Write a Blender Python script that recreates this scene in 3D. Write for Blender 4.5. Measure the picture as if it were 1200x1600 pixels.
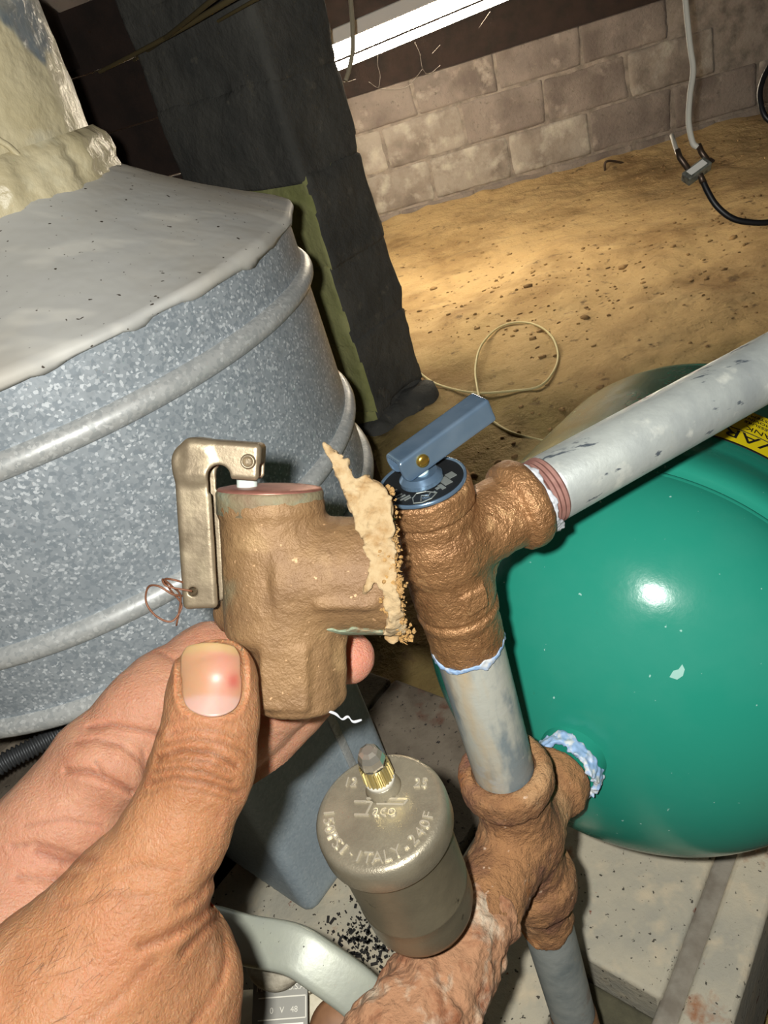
import bpy, bmesh, math, random
import numpy as np
from mathutils import Vector, Matrix

# ------------------------------------------------------------------ camera, world, lights
for o in list(bpy.data.objects): bpy.data.objects.remove(o)
SC = bpy.context.scene
COL = SC.collection
CZ = 0.90                                   # camera height above the crawl-space dirt
FPX = 1155.0; PITCH = math.radians(32); ROLL = math.radians(18)
vF = np.array([0, math.cos(PITCH), -math.sin(PITCH)])
_u0 = np.array([0, math.sin(PITCH), math.cos(PITCH)]); _r0 = np.array([1., 0, 0])
vR = _r0*math.cos(ROLL) - _u0*math.sin(ROLL)
vU = _u0*math.cos(ROLL) + _r0*math.sin(ROLL)
cam_d = bpy.data.cameras.new('camera'); cam = bpy.data.objects.new('camera', cam_d); COL.objects.link(cam)
cam_d.sensor_fit = 'VERTICAL'; cam_d.sensor_height = 36; cam_d.lens = FPX/1600*36
cam_d.clip_start = 0.01; cam_d.clip_end = 50
mw = Matrix.Identity(4)
for i in range(3):
    mw[i][0] = vR[i]; mw[i][1] = vU[i]; mw[i][2] = -vF[i]
mw[2][3] = CZ
cam.matrix_world = mw
SC.camera = cam

world = bpy.data.worlds.new('world'); SC.world = world; world.use_nodes = True
bgn = world.node_tree.nodes['Background']
bgn.inputs[0].default_value = (0.75, 0.80, 0.62, 1); bgn.inputs[1].default_value = 0.007

# the phone's flash, beside the lens
fl_d = bpy.data.lights.new('camera_flash', 'POINT'); fl_d.energy = 1.0; fl_d.shadow_soft_size = 0.0035
fl_d.use_nodes = True
nt = fl_d.node_tree; em = nt.nodes['Emission']
lf = nt.nodes.new('ShaderNodeLightFalloff'); lf.inputs['Strength'].default_value = 25; lf.inputs['Smooth'].default_value = .02
nt.links.new(lf.outputs['Linear'], em.inputs['Strength'])
em.inputs['Color'].default_value = (1.0, 0.985, 0.93, 1)
flash = bpy.data.objects.new('camera_flash', fl_d); COL.objects.link(flash)
flash.location = Vector(-0.014*vR + 0.007*vU) + Vector((0, 0, CZ))

TUBE_STRENGTH = 72.0                         # the fluorescent tubes' own glow
vs = SC.view_settings
vs.view_transform = 'Standard'; vs.look = 'None'; vs.gamma = 1; vs.use_curve_mapping = False
vs.exposure = 0.0

# ------------------------------------------------------------------ geometry helpers (camera-relative metres, CZ added in mk)
def ray(x, y): return vF + vR*((x-600)/FPX) + vU*((800-y)/FPX)
def at(x, y, d): return ray(x, y)*d
def atz(x, y, z): v = ray(x, y); return v*(z/v[2])
def aty(x, y, Y): v = ray(x, y); return v*(Y/v[1])
def proj(P):
    P = np.asarray(P, float); d = P@vF
    return 600+FPX*(P@vR)/d, 800-FPX*(P@vU)/d, d
UP = np.array([0, 0, 1.])
def unit(v): v = np.asarray(v, float); return v/np.linalg.norm(v)
def S(r, g, b):
    f = lambda c: ((c/255+.055)/1.055)**2.4 if c > 10 else c/255/12.92
    return (f(r), f(g), f(b), 1)
rnd = random.Random(7); nrg = np.random.default_rng(7)

def _hash(ix, iy, iz, seed):
    h = (ix*374761393 + iy*668265263 + iz*2147483647 + seed*974711) & 0xffffffff
    h = ((h ^ (h >> 13))*1274126177) & 0xffffffff
    return ((h ^ (h >> 16)) & 0xffff)/65535.0
def vn(P, s, seed=0):
    """value noise, -1..1"""
    P = np.asarray(P, float)*s; I = np.floor(P).astype(np.int64); f = P-I; f = f*f*(3-2*f)
    out = 0
    for dx in (0, 1):
        for dy in (0, 1):
            for dz in (0, 1):
                w = (f[..., 0] if dx else 1-f[..., 0])*(f[..., 1] if dy else 1-f[..., 1])*(f[..., 2] if dz else 1-f[..., 2])
                out = out + w*_hash(I[..., 0]+dx, I[..., 1]+dy, I[..., 2]+dz, seed)
    return out*2-1
def fbm(P, s, seed=0, n=3): return sum(vn(P, s*2**i, seed+i)*.5**i for i in range(n))

ORG = {}
def thing(name, label, cat, base, group=None, kind=None, matrix=None):
    o = bpy.data.objects.new(name, None); COL.objects.link(o); o.empty_display_size = .02
    if matrix is not None: o.matrix_world = matrix; ORG[o] = np.zeros(3)-np.array([0, 0, 0.]); o['_local'] = 1
    else:
        o.location = (base[0], base[1], base[2]+CZ); ORG[o] = np.asarray(base, float)
    return tag(o, label, cat, group, kind)
def tag(o, label=None, cat=None, group=None, kind=None):
    if label: o['label'] = label
    if cat: o['category'] = cat
    if group: o['group'] = group
    if kind: o['kind'] = kind
    return o
def mk(name, V, Fc, mat, parent=None, smooth=True, sub=0, bevel=0, flat_angle=None, cols=None):
    V = np.asarray(V, float)
    if parent is not None: org = ORG[parent]; loc = (0, 0, 0)
    else:
        org = np.array([V[:, 0].mean(), V[:, 1].mean(), V[:, 2].min()]); loc = (org[0], org[1], org[2]+CZ)
    me = bpy.data.meshes.new(name)
    me.from_pydata((V-org).tolist(), [], [list(map(int, f)) for f in Fc] if not isinstance(Fc, np.ndarray) else Fc.tolist())
    me.update()
    bm = bmesh.new(); bm.from_mesh(me); bmesh.ops.recalc_face_normals(bm, faces=bm.faces); bm.to_mesh(me); bm.free()
    o = bpy.data.objects.new(name, me); COL.objects.link(o); o.location = loc
    if parent is not None: o.parent = parent; ORG[o] = org
    else: ORG[o] = org
    for m in (mat if isinstance(mat, (list, tuple)) else [mat]): me.materials.append(m)
    if smooth:
        me.polygons.foreach_set('use_smooth', [True]*len(me.polygons))
        if flat_angle: 
            try: me.set_sharp_from_angle(angle=math.radians(flat_angle))
            except Exception: pass
    if cols is not None:
        ca = me.color_attributes.new('pig_shade', 'FLOAT_COLOR', 'POINT')
        c4 = np.ones((len(V), 4)); c4[:, :3] = cols; ca.data.foreach_set('color', c4.ravel())
    if bevel:
        b = o.modifiers.new('bevel', 'BEVEL'); b.width = bevel; b.segments = 3; b.limit_method = 'ANGLE'; b.angle_limit = math.radians(40)
    if sub:
        s = o.modifiers.new('sub', 'SUBSURF'); s.levels = sub; s.render_levels = sub
    return o
def frame(d):
    d = unit(d); a = np.array([0, 0, 1.]) if abs(d[2]) < .9 else np.array([1., 0, 0])
    s = unit(np.cross(d, a)); t = np.cross(s, d); return d, s, t
def lathe(O, d, prof, n=64, caps=True, fr=None, wob=None):
    """prof: [(along, radius)]"""
    O = np.asarray(O, float); d, s, t = fr if fr else frame(d)
    V = []; Fc = []
    th = np.linspace(0, 2*np.pi, n, endpoint=False)
    for x, r in prof:
        V.append(O + d*x + r*(np.cos(th)[:, None]*s + np.sin(th)[:, None]*t))
    m = len(prof); V = np.concatenate(V)
    for i in range(m-1):
        for j in range(n):
            k = (j+1) % n; Fc.append((i*n+j, i*n+k, (i+1)*n+k, (i+1)*n+j))
    if caps:
        Fc.append(tuple(range(n))[::-1]); Fc.append(tuple((m-1)*n+j for j in range(n)))
    return V, Fc
def catmull(P, n=8):
    P = np.asarray(P, float); Q = np.vstack([2*P[0]-P[1], P, 2*P[-1]-P[-2]]); out = []
    for i in range(1, len(Q)-2):
        for u in np.linspace(0, 1, n, endpoint=False):
            a, b, c, d = Q[i-1:i+3]
            out.append(.5*(2*b+(c-a)*u+(2*a-5*b+4*c-d)*u*u+(3*b-a-3*c+d)*u**3))
    out.append(P[-1]); return np.array(out)
def tube(P, r, n=10, smooth=8, rad=None):
    P = catmull(P, smooth) if smooth else np.asarray(P, float)
    T = np.gradient(P, axis=0); T /= np.linalg.norm(T, axis=1)[:, None]
    s = unit(np.cross(T[0], [.3, .5, .81])); V = []; m = len(P)
    for i in range(m):
        s = unit(s-T[i]*(s@T[i])); t = np.cross(T[i], s)
        rr = rad(i/(m-1)) if rad else r
        for j in range(n):
            a = 2*math.pi*j/n; V.append(P[i]+rr*(math.cos(a)*s+math.sin(a)*t))
    Fc = [(i*n+j, i*n+(j+1) % n, (i+1)*n+(j+1) % n, (i+1)*n+j) for i in range(m-1) for j in range(n)]
    Fc.append(tuple(range(n))[::-1]); Fc.append(tuple((m-1)*n+j for j in range(n)))
    return np.array(V), Fc
def box(c, ax, half):
    """oriented box: centre, 3 axes, half sizes"""
    c = np.asarray(c, float); V = [c+ax[0]*sx*half[0]+ax[1]*sy*half[1]+ax[2]*sz*half[2] for sx in (-1, 1) for sy in (-1, 1) for sz in (-1, 1)]
    return np.array(V), [(0, 1, 3, 2), (4, 6, 7, 5), (0, 4, 5, 1), (2, 3, 7, 6), (0, 2, 6, 4), (1, 5, 7, 3)]
def join(*parts):
    V = []; Fc = []; k = 0
    for v, f in parts:
        V.append(v); Fc += [tuple(i+k for i in q) for q in f]; k += len(v)
    return np.concatenate(V), Fc
def text_mesh(txt, size, ext, bev=0., off=0.):
    cu = bpy.data.curves.new('t', 'FONT'); cu.body = txt; cu.size = size; cu.extrude = ext; cu.align_x = 'CENTER'; cu.resolution_u = 3; cu.bevel_depth = bev; cu.offset = off; cu.bevel_resolution = 1
    o = bpy.data.objects.new('t', cu); COL.objects.link(o)
    me = bpy.data.meshes.new_from_object(o.evaluated_get(bpy.context.evaluated_depsgraph_get()))
    V = np.array([v.co[:] for v in me.vertices]); Fc = [tuple(p.vertices) for p in me.polygons]
    bpy.data.objects.remove(o); bpy.data.curves.remove(cu); bpy.data.meshes.remove(me)
    return V, Fc

# signed distance fields, polygonised with surface nets
def smin(a, b, k):
    h = np.clip(.5+.5*(b-a)/k, 0, 1); return b+(a-b)*h-k*h*(1-h)
def smax(a, b, k): return -smin(-a, -b, k)
def s_cap(P, a, b, ra, rb):
    a = np.asarray(a, float); b = np.asarray(b, float); ab = b-a
    t = np.clip(((P-a)@ab)/(ab@ab), 0, 1)
    return np.linalg.norm(P-a-t[..., None]*ab, axis=-1)-(ra+(rb-ra)*t)
def s_cyl(P, a, b, r, rnd_=0.001):
    a = np.asarray(a, float); b = np.asarray(b, float); L = np.linalg.norm(b-a); d = (b-a)/L
    q = P-(a+b)/2; x = np.abs(q@d); rr = np.sqrt(np.maximum((q*q).sum(-1)-(q@d)**2, 0))
    dx = x-L/2+rnd_; dr = rr-r+rnd_
    return np.minimum(np.maximum(dx, dr), 0)+np.sqrt(np.maximum(dx, 0)**2+np.maximum(dr, 0)**2)-rnd_
def s_box(P, c, h, rnd_=.001, ax=None):
    q = P-np.asarray(c)
    if ax is not None: q = np.stack([q@ax[0], q@ax[1], q@ax[2]], -1)
    q = np.abs(q)-np.asarray(h)+rnd_
    return np.minimum(q.max(-1), 0)+np.linalg.norm(np.maximum(q, 0), axis=-1)-rnd_
def s_ell(P, c, r, ax=None):
    q = P-np.asarray(c)
    if ax is not None: q = np.stack([q@ax[0], q@ax[1], q@ax[2]], -1)
    r = np.asarray(r); k = np.linalg.norm(q/r, axis=-1); return k*(k-1)/np.maximum(np.linalg.norm(q/(r*r), axis=-1), 1e-6)
def nets(fn, lo, hi, h, newton=1):
    lo = np.asarray(lo, float); hi = np.asarray(hi, float); K = 4
    nc = np.ceil((hi-lo)/(h*K)).astype(int)+1
    g = np.stack(np.meshgrid(*[lo[i]+h*K*(np.arange(nc[i])+.375) for i in range(3)], indexing='ij'), -1)
    cv = np.concatenate([fn(s.reshape(-1, 3)) for s in np.array_split(g.reshape(-1, 3), max(1, g.size//600000))]).reshape(nc)
    val = cv.repeat(K, 0).repeat(K, 1).repeat(K, 2)
    near = np.abs(val) < h*K*1.25
    idx = np.argwhere(near); pts = lo+idx*h
    val[near] = np.concatenate([fn(s) for s in np.array_split(pts, max(1, len(pts)//200000))])
    n = np.array(val.shape); neg = val < 0
    c = np.zeros(n-1, int)
    for a in (0, 1):
        for b in (0, 1):
            for e in (0, 1): c += neg[a:n[0]-1+a, b:n[1]-1+b, e:n[2]-1+e]
    act = (c > 0) & (c < 8); ci = np.argwhere(act); vid = -np.ones(n-1, int); vid[act] = np.arange(len(ci))
    acc = np.zeros((len(ci), 3)); cnt = np.zeros(len(ci))
    cor = [(a, b, e) for a in (0, 1) for b in (0, 1) for e in (0, 1)]
    for p in cor:
        for q in cor:
            if sum(abs(x-y) for x, y in zip(p, q)) == 1 and p < q:
                va = val[tuple((ci+p).T)]; vb = val[tuple((ci+q).T)]; m = (va < 0) != (vb < 0)
                t = np.where(m, va/np.where(m, va-vb, 1), 0)
                acc += (np.asarray(p)+t[:, None]*(np.asarray(q)-np.asarray(p)))*m[:, None]; cnt += m
    V = lo+(ci+acc/cnt[:, None])*h
    Fs = []
    for ax in range(3):
        u, w = [(1, 2), (2, 0), (0, 1)][ax]
        sl0 = [slice(None)]*3; sl1 = [slice(None)]*3; sl0[ax] = slice(0, -1); sl1[ax] = slice(1, None)
        cr = neg[tuple(sl0)] != neg[tuple(sl1)]; e = np.argwhere(cr)
        e = e[(e[:, u] > 0) & (e[:, w] > 0) & (e[:, u] < n[u]-1) & (e[:, w] < n[w]-1)]
        du = np.eye(3, dtype=int)[u]; dw = np.eye(3, dtype=int)[w]
        q = np.stack([vid[tuple((e-du-dw).T)], vid[tuple((e-dw).T)], vid[tuple(e.T)], vid[tuple((e-du).T)]], 1)
        flip = ~neg[tuple(e.T)]; q[flip] = q[flip][:, ::-1]; Fs.append(q)
    Fs = np.concatenate(Fs); Fs = Fs[(Fs >= 0).all(1)]
    for _ in range(newton):
        d = fn(V); e = h*.5
        G = np.stack([fn(V+np.eye(3)[i]*e)-fn(V-np.eye(3)[i]*e) for i in range(3)], -1)/(2*e)
        V = V-np.clip(d/np.maximum((G*G).sum(-1), .2), -h, h)[:, None]*G
    return V, Fs

# ------------------------------------------------------------------ materials
BUMP = 0.3
def mat(name, col, rough=.5, metal=0., layers=(), bumps=(), rvar=None, vcol=False, sss=0, sssr=(1, .35, .2), emit=None, spec=.5, coord='Object', objrand=False):
    m = bpy.data.materials.new(name); m.use_nodes = True; N = m.node_tree.nodes; L = m.node_tree.links
    bs = N['Principled BSDF']; tc = N.new('ShaderNodeTexCoord')
    def tex(kind, s, detail=3, scl=None, seed=0):
        src = tc.outputs[coord]
        mp = N.new('ShaderNodeMapping'); L.new(src, mp.inputs[0]); mp.inputs['Location'].default_value = (seed*1.37, seed*.71, seed*2.3)
        if objrand:
            oi = N.new('ShaderNodeObjectInfo'); vm = N.new('ShaderNodeVectorMath'); vm.operation = 'MULTIPLY_ADD'
            vm.inputs[1].default_value = (31, 17, 23); L.new(oi.outputs['Random'], vm.inputs[0]); L.new(src, vm.inputs[2]); L.new(vm.outputs[0], mp.inputs[0])
        if scl: mp.inputs['Scale'].default_value = scl
        if kind == 'noise':
            t = N.new('ShaderNodeTexNoise'); t.inputs['Detail'].default_value = detail; t.inputs['Roughness'].default_value = .6
        else:
            t = N.new('ShaderNodeTexVoronoi')
            if kind == 'cell': t.feature = 'F1'
            if kind == 'crack': t.feature = 'DISTANCE_TO_EDGE'
        t.inputs['Scale'].default_value = s; L.new(mp.outputs[0], t.inputs['Vector'])
        if kind == 'cell':
            sp = N.new('ShaderNodeSeparateColor'); L.new(t.outputs['Color'], sp.inputs[0]); return sp.outputs[0]
        return t.outputs[0]
    cur = None
    if vcol:
        a = N.new('ShaderNodeVertexColor'); a.layer_name = 'pig_shade'; cur = a.outputs[0]
    for ly in layers:
        t = tex(ly.get('k', 'noise'), ly['s'], ly.get('d', 3), ly.get('scl'), ly.get('seed', 0))
        rp = N.new('ShaderNodeMapRange'); rp.inputs['From Min'].default_value = ly['lo']; rp.inputs['From Max'].default_value = ly['hi']
        rp.inputs['To Max'].default_value = ly.get('amt', 1); L.new(t, rp.inputs['Value'])
        mx = N.new('ShaderNodeMix'); mx.data_type = 'RGBA'; mx.blend_type = ly.get('mode', 'MIX')
        L.new(rp.outputs[0], mx.inputs['Factor'])
        if cur is None: mx.inputs['A'].default_value = col
        else: L.new(cur, mx.inputs['A'])
        mx.inputs['B'].default_value = ly['c']; cur = mx.outputs['Result']
    if cur is None: bs.inputs['Base Color'].default_value = col
    else: L.new(cur, bs.inputs['Base Color'])
    bs.inputs['Roughness'].default_value = rough; bs.inputs['Metallic'].default_value = metal
    bs.inputs['Specular IOR Level'].default_value = spec
    if rvar:
        t = tex('noise', rvar[0]); rp = N.new('ShaderNodeMapRange'); rp.inputs['From Min'].default_value = .3; rp.inputs['From Max'].default_value = .7
        rp.inputs['To Min'].default_value = rvar[1]; rp.inputs['To Max'].default_value = rvar[2]; L.new(t, rp.inputs['Value']); L.new(rp.outputs[0], bs.inputs['Roughness'])
    prev = None
    for b in bumps:
        t = tex(b[0], b[1], b[3] if len(b) > 3 else 3, b[4] if len(b) > 4 else None, 3)
        bp = N.new('ShaderNodeBump'); bp.inputs['Distance'].default_value = b[2]*BUMP; bp.inputs['Strength'].default_value = 1
        L.new(t, bp.inputs['Height'])
        if prev: L.new(prev, bp.inputs['Normal'])
        prev = bp.outputs[0]
    if prev: L.new(prev, bs.inputs['Normal'])
    if sss:
        bs.inputs['Subsurface Weight'].default_value = 1; bs.inputs['Subsurface Scale'].default_value = sss
        bs.inputs['Subsurface Radius'].default_value = sssr
    if emit: bs.inputs['Emission Color'].default_value = emit[0]; bs.inputs['Emission Strength'].default_value = emit[1]
    return m

m_dirt = mat('dirt', S(198, 172, 124), .95, vcol=True, layers=[dict(c=S(122, 94, 56), s=2.6, lo=.46, hi=.66, d=8, amt=.85), dict(c=S(206, 182, 136), s=5, lo=.52, hi=.75, d=6, seed=2, amt=.4), dict(c=S(98, 78, 50), s=26, lo=.60, hi=.72, d=6, seed=4), dict(c=S(84, 66, 44), s=8, lo=.64, hi=.72, d=8, seed=6, amt=.8)],
             bumps=[('noise', 14, .05, 6), ('noise', 90, .012, 5)])
m_clod = mat('dirt_clod', S(122, 96, 62), .95, layers=[dict(c=S(164, 134, 90), s=30, lo=.4, hi=.6)], bumps=[('noise', 120, .01, 4)])
m_block = mat('concrete_block', S(138, 128, 120), .93, layers=[dict(c=S(106, 96, 90), s=5, lo=.4, hi=.65, d=6), dict(c=S(165, 156, 145), s=9, lo=.58, hi=.72, d=5, seed=3), dict(c=S(104, 96, 88), s=60, lo=.6, hi=.75, seed=5)], bumps=[('noise', 70, .012, 5), ('noise', 250, .004)], objrand=True)
m_block2 = mat('limed_block', S(156, 148, 138), .93, layers=[dict(c=S(116, 106, 98), s=6, lo=.4, hi=.65, d=6), dict(c=S(186, 180, 168), s=8, lo=.52, hi=.7, d=5, seed=8)], bumps=[('noise', 70, .012, 5)], objrand=True)
m_mortar = mat('mortar', S(148, 138, 128), .95, layers=[dict(c=S(104, 96, 88), s=18, lo=.4, hi=.7, d=5)], bumps=[('noise', 90, .01, 5)])
m_pier_d = mat('tarred_parging', S(90, 89, 84), .95, layers=[dict(c=S(66, 67, 65), s=6, lo=.4, hi=.7, d=6), dict(c=S(116, 112, 100), s=25, lo=.62, hi=.8, seed=2)], bumps=[('noise', 45, .02, 6)])
m_pier_o = mat('olive_parging', S(174, 174, 120), .95, layers=[dict(c=S(146, 150, 94), s=5, lo=.4, hi=.65, d=5), dict(c=S(160, 154, 120), s=12, lo=.6, hi=.8, seed=2)], bumps=[('noise', 60, .012, 6)])
m_wood = mat('dark_wood', S(46, 31, 24), .85, layers=[dict(c=S(30, 20, 15), s=14, lo=.35, hi=.65, d=5, scl=(1, .08, 1))], bumps=[('noise', 60, .004, 4, (1, .05, 1))])
m_subfloor = mat('subfloor_boards', S(58, 42, 32), .9, layers=[dict(c=S(36, 26, 20), s=6, lo=.4, hi=.65, d=5)])
m_pad = mat('pad_concrete', S(182, 174, 154), .9, layers=[dict(c=S(162, 158, 144), s=14, lo=.42, hi=.65, d=5), dict(c=S(198, 184, 158), s=30, lo=.52, hi=.7, seed=6), dict(c=S(146, 98, 66), s=16, lo=.62, hi=.70, d=7, seed=2), dict(c=S(120, 70, 52), s=60, lo=.68, hi=.72, d=4, seed=9), dict(c=S(70, 66, 58), s=190, lo=.66, hi=.7, d=2, seed=3)], bumps=[('noise', 160, .003, 4), ('noise', 600, .0008, 3)])
m_padd = mat('dirty_concrete', S(122, 112, 98), .93, layers=[dict(c=S(88, 78, 66), s=16, lo=.4, hi=.65, d=6), dict(c=S(96, 62, 48), s=22, lo=.6, hi=.72, d=4, seed=2), dict(c=S(46, 42, 38), s=150, lo=.62, hi=.68, d=3, seed=3)], bumps=[('noise', 160, .004, 4)])
m_mossy = mat('dark_concrete', S(92, 88, 68), .95, layers=[dict(c=S(66, 64, 50), s=30, lo=.35, hi=.65, d=5)], bumps=[('noise', 160, .004, 4)])
m_joint = mat('pad_mortar', S(140, 134, 122), .9, layers=[dict(c=S(120, 112, 100), s=40, lo=.4, hi=.6)], bumps=[('noise', 200, .002, 3)])
def galv(name, base, dark, lite, sc, metal=.55, rough=.42):
    return mat(name, S(*base), rough, metal, layers=[dict(k='cell', c=S(*dark), s=sc, lo=.45, hi=.8, amt=.75), dict(k='cell', c=S(*lite), s=sc*1.35, lo=.78, hi=.95, amt=.85, seed=4), dict(c=S(*dark), s=sc*.06, lo=.45, hi=.75, d=4, amt=.5, seed=2)], bumps=[('noise', 12, .004, 2)], rvar=(sc*.5, rough-.08, rough+.12))
m_galv = galv('galvanized_sheet', (166, 174, 180), (136, 146, 154), (222, 228, 232), 430, .22)
m_galv_bead = galv('galvanized_bead', (190, 192, 190), (168, 172, 172), (212, 214, 212), 360, .22)
m_duct = galv('dull_galvanized', (168, 182, 190), (154, 168, 178), (182, 192, 198), 420, .15, .5)
m_cone = mat('dusty_galvanized', S(196, 196, 191), .62, .05, layers=[dict(k='cell', c=S(194, 194, 190), s=38, lo=.4, hi=.6, amt=.6, scl=(1, 2.2, 1)), dict(c=S(212, 211, 204), s=14, lo=.58, hi=.66, d=2, seed=4, scl=(1, 2.5, 1)), dict(c=S(190, 172, 138), s=5, lo=.5, hi=.8, d=5, seed=7, amt=.5), dict(c=S(70, 62, 54), s=240, lo=.72, hi=.76, d=1, seed=9)], bumps=[('noise', 20, .006, 3)])
m_cement = mat('furnace_cement_paint', S(198, 187, 154), .42, 0, layers=[dict(c=S(176, 163, 126), s=18, lo=.4, hi=.7, d=5), dict(c=S(124, 130, 132), s=7, lo=.60, hi=.64, d=6, seed=5), dict(c=S(206, 198, 168), s=30, lo=.6, hi=.75, seed=5)], bumps=[('noise', 16, .02, 4), ('noise', 60, .006, 4)])
m_flue = mat('flue_paint', S(198, 187, 154), .42, 0, vcol=True, layers=[dict(c=S(176, 163, 126), s=18, lo=.45, hi=.7, d=5, amt=.6), dict(c=S(206, 200, 176), s=30, lo=.6, hi=.75, seed=5, amt=.6)], bumps=[('noise', 16, .02, 4), ('noise', 60, .006, 4)])
m_black = mat('black_iron', S(34, 33, 32), .7, .2, layers=[dict(c=S(58, 54, 50), s=30, lo=.5, hi=.75)])
m_conduit = mat('flexible_conduit', S(84, 86, 88), .5, .6)
m_tank = mat('green_enamel', S(38, 136, 116), .22, 0, spec=.28, layers=[dict(c=S(72, 146, 130), s=9, lo=.5, hi=.85, d=5, amt=.5), dict(c=S(150, 196, 186), s=230, lo=.74, hi=.77, d=2, seed=3), dict(c=S(175, 214, 205), s=22, lo=.78, hi=.80, d=6, seed=6)], bumps=[('noise', 300, .0002, 3)], rvar=(40, .16, .28))
m_scrape = mat('scraped_enamel', S(150, 196, 186), .6)
m_yellow = mat('yellow_label', S(236, 214, 20), .5)
m_ink = mat('black_print', S(18, 18, 16), .6)
m_pipe = mat('galvanized_pipe', S(176, 182, 178), .5, .25, layers=[dict(c=S(150, 156, 156), s=45, lo=.4, hi=.7, d=5, scl=(1, 1, .4)), dict(c=S(205, 208, 200), s=70, lo=.6, hi=.75, d=4, seed=3), dict(c=S(84, 92, 100), s=150, lo=.62, hi=.66, d=8, seed=5, scl=(.3, 1.2, 1.2)), dict(c=S(96, 104, 110), s=36, lo=.64, hi=.68, d=9, seed=7)], bumps=[('noise', 260, .0006, 4)], rvar=(80, .4, .6))
m_riser = mat('weathered_pipe', S(190, 192, 182), .5, .1, layers=[dict(c=S(136, 148, 152), s=60, lo=.45, hi=.58, d=4, scl=(1, 1, .35)), dict(c=S(200, 172, 126), s=40, lo=.48, hi=.7, d=4, seed=3, scl=(1, 1, .2)), dict(c=S(186, 188, 182), s=90, lo=.6, hi=.7, seed=7)], bumps=[('noise', 260, .0006, 4)])
m_lower = mat('rust_blotched_pipe', S(160, 166, 164), .55, .15, layers=[dict(c=S(126, 136, 138), s=50, lo=.4, hi=.65, d=4), dict(c=S(120, 84, 60), s=26, lo=.6, hi=.7, d=5, seed=3), dict(c=S(170, 168, 156), s=70, lo=.62, hi=.75, seed=7)], bumps=[('noise', 260, .0008, 4)])
m_thread = mat('dope_on_threads', S(128, 88, 80), .65, .1, layers=[dict(c=S(150, 112, 102), s=90, lo=.45, hi=.65)])
m_rust = mat('rusty_iron', S(160, 116, 76), .88, .02, layers=[dict(c=S(112, 76, 52), s=40, lo=.42, hi=.68, d=6), dict(c=S(192, 154, 112), s=28, lo=.52, hi=.7, d=4, seed=4), dict(c=S(118, 78, 62), s=20, lo=.52, hi=.62, d=6, seed=8), dict(c=S(176, 112, 52), s=30, lo=.58, hi=.68, d=5, seed=11), dict(c=S(206, 176, 150), s=200, lo=.68, hi=.74, d=2, seed=6)], bumps=[('noise', 300, .005, 5), ('noise', 900, .003, 4)])
m_crust = mat('corroded_scale', S(170, 126, 94), .95, 0, layers=[dict(c=S(200, 186, 164), s=50, lo=.52, hi=.66, d=5), dict(c=S(134, 84, 56), s=90, lo=.5, hi=.68, d=5, seed=4)], bumps=[('noise', 200, .006, 6), ('crack', 240, .002)])
m_brass = mat('cast_bronze', S(166, 124, 84), .40, .42, layers=[dict(c=S(136, 98, 64), s=60, lo=.4, hi=.68, d=5), dict(c=S(196, 154, 108), s=160, lo=.6, hi=.74, d=3, seed=4), dict(c=S(70, 50, 36), s=70, lo=.72, hi=.78, d=4, seed=6)], bumps=[('noise', 800, .0022, 2), ('noise', 1800, .0010, 2)], rvar=(200, .30, .46))
m_oldbrass = mat('tarnished_bronze', S(148, 116, 80), .56, .2, layers=[dict(c=S(132, 102, 72), s=55, lo=.4, hi=.66, d=5), dict(c=S(178, 146, 104), s=40, lo=.56, hi=.72, d=3, seed=4), dict(c=S(128, 132, 108), s=30, lo=.62, hi=.74, d=4, seed=6, amt=.7), dict(c=S(206, 166, 124), s=420, lo=.70, hi=.74, d=2, seed=8)], bumps=[('noise', 420, .0014, 4), ('noise', 1300, .0010, 3)])
m_patina = mat('green_patina', S(138, 128, 100), .7, .15, layers=[dict(c=S(140, 144, 122), s=120, lo=.5, hi=.66, d=4), dict(c=S(128, 104, 82), s=70, lo=.5, hi=.7, seed=4)], bumps=[('noise', 500, .0016, 4)])
m_verd = mat('verdigris', S(146, 160, 136), .85, layers=[dict(c=S(140, 120, 92), s=160, lo=.52, hi=.62, d=4)], bumps=[('noise', 500, .001, 3)])
m_copper = mat('copper_cap', S(176, 122, 108), .45, .5, layers=[dict(c=S(150, 96, 84), s=150, lo=.4, hi=.7)])
m_lever = mat('tarnished_plated_lever', S(142, 128, 106), .42, .5, layers=[dict(c=S(164, 150, 124), s=90, lo=.5, hi=.7, d=4), dict(c=S(118, 104, 84), s=60, lo=.55, hi=.75, d=5, seed=5)], bumps=[('noise', 700, .00025, 3)], rvar=(200, .32, .5))
m_paper = mat('old_paper_tape', S(184, 160, 122), .95, layers=[dict(c=S(160, 128, 86), s=220, lo=.45, hi=.68, d=5), dict(c=S(196, 176, 142), s=90, lo=.55, hi=.7, seed=3)], bumps=[('noise', 420, .0026, 5)])
m_fluff = mat('fibre_crumbs', S(178, 142, 92), .98, layers=[dict(c=S(176, 136, 80), s=500, lo=.4, hi=.6)], bumps=[('noise', 700, .003, 4)])
m_white = mat('white_plastic', S(210, 224, 216), .5)
m_teflon = mat('white_thread_tape', S(198, 202, 208), .7, bumps=[('noise', 400, .001, 3)])
m_bluet = mat('blue_pipe_dope', S(146, 176, 214), .6, layers=[dict(c=S(206, 210, 212), s=160, lo=.47, hi=.6, d=4)])
m_zinc = mat('blue_zinc_plate', S(142, 168, 194), .2, .68, layers=[dict(c=S(112, 142, 172), s=45, lo=.4, hi=.7, d=3)], bumps=[('noise', 180, .0005, 2)])
m_goldpin = mat('brass_pin', S(214, 176, 82), .25, .9)
m_plate = mat('black_nameplate', S(34, 36, 38), .4, .2)
m_plateink = mat('nameplate_print', S(150, 156, 152), .4, .5)
m_greenp = mat('green_paint_mark', S(98, 204, 142), .6)
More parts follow.
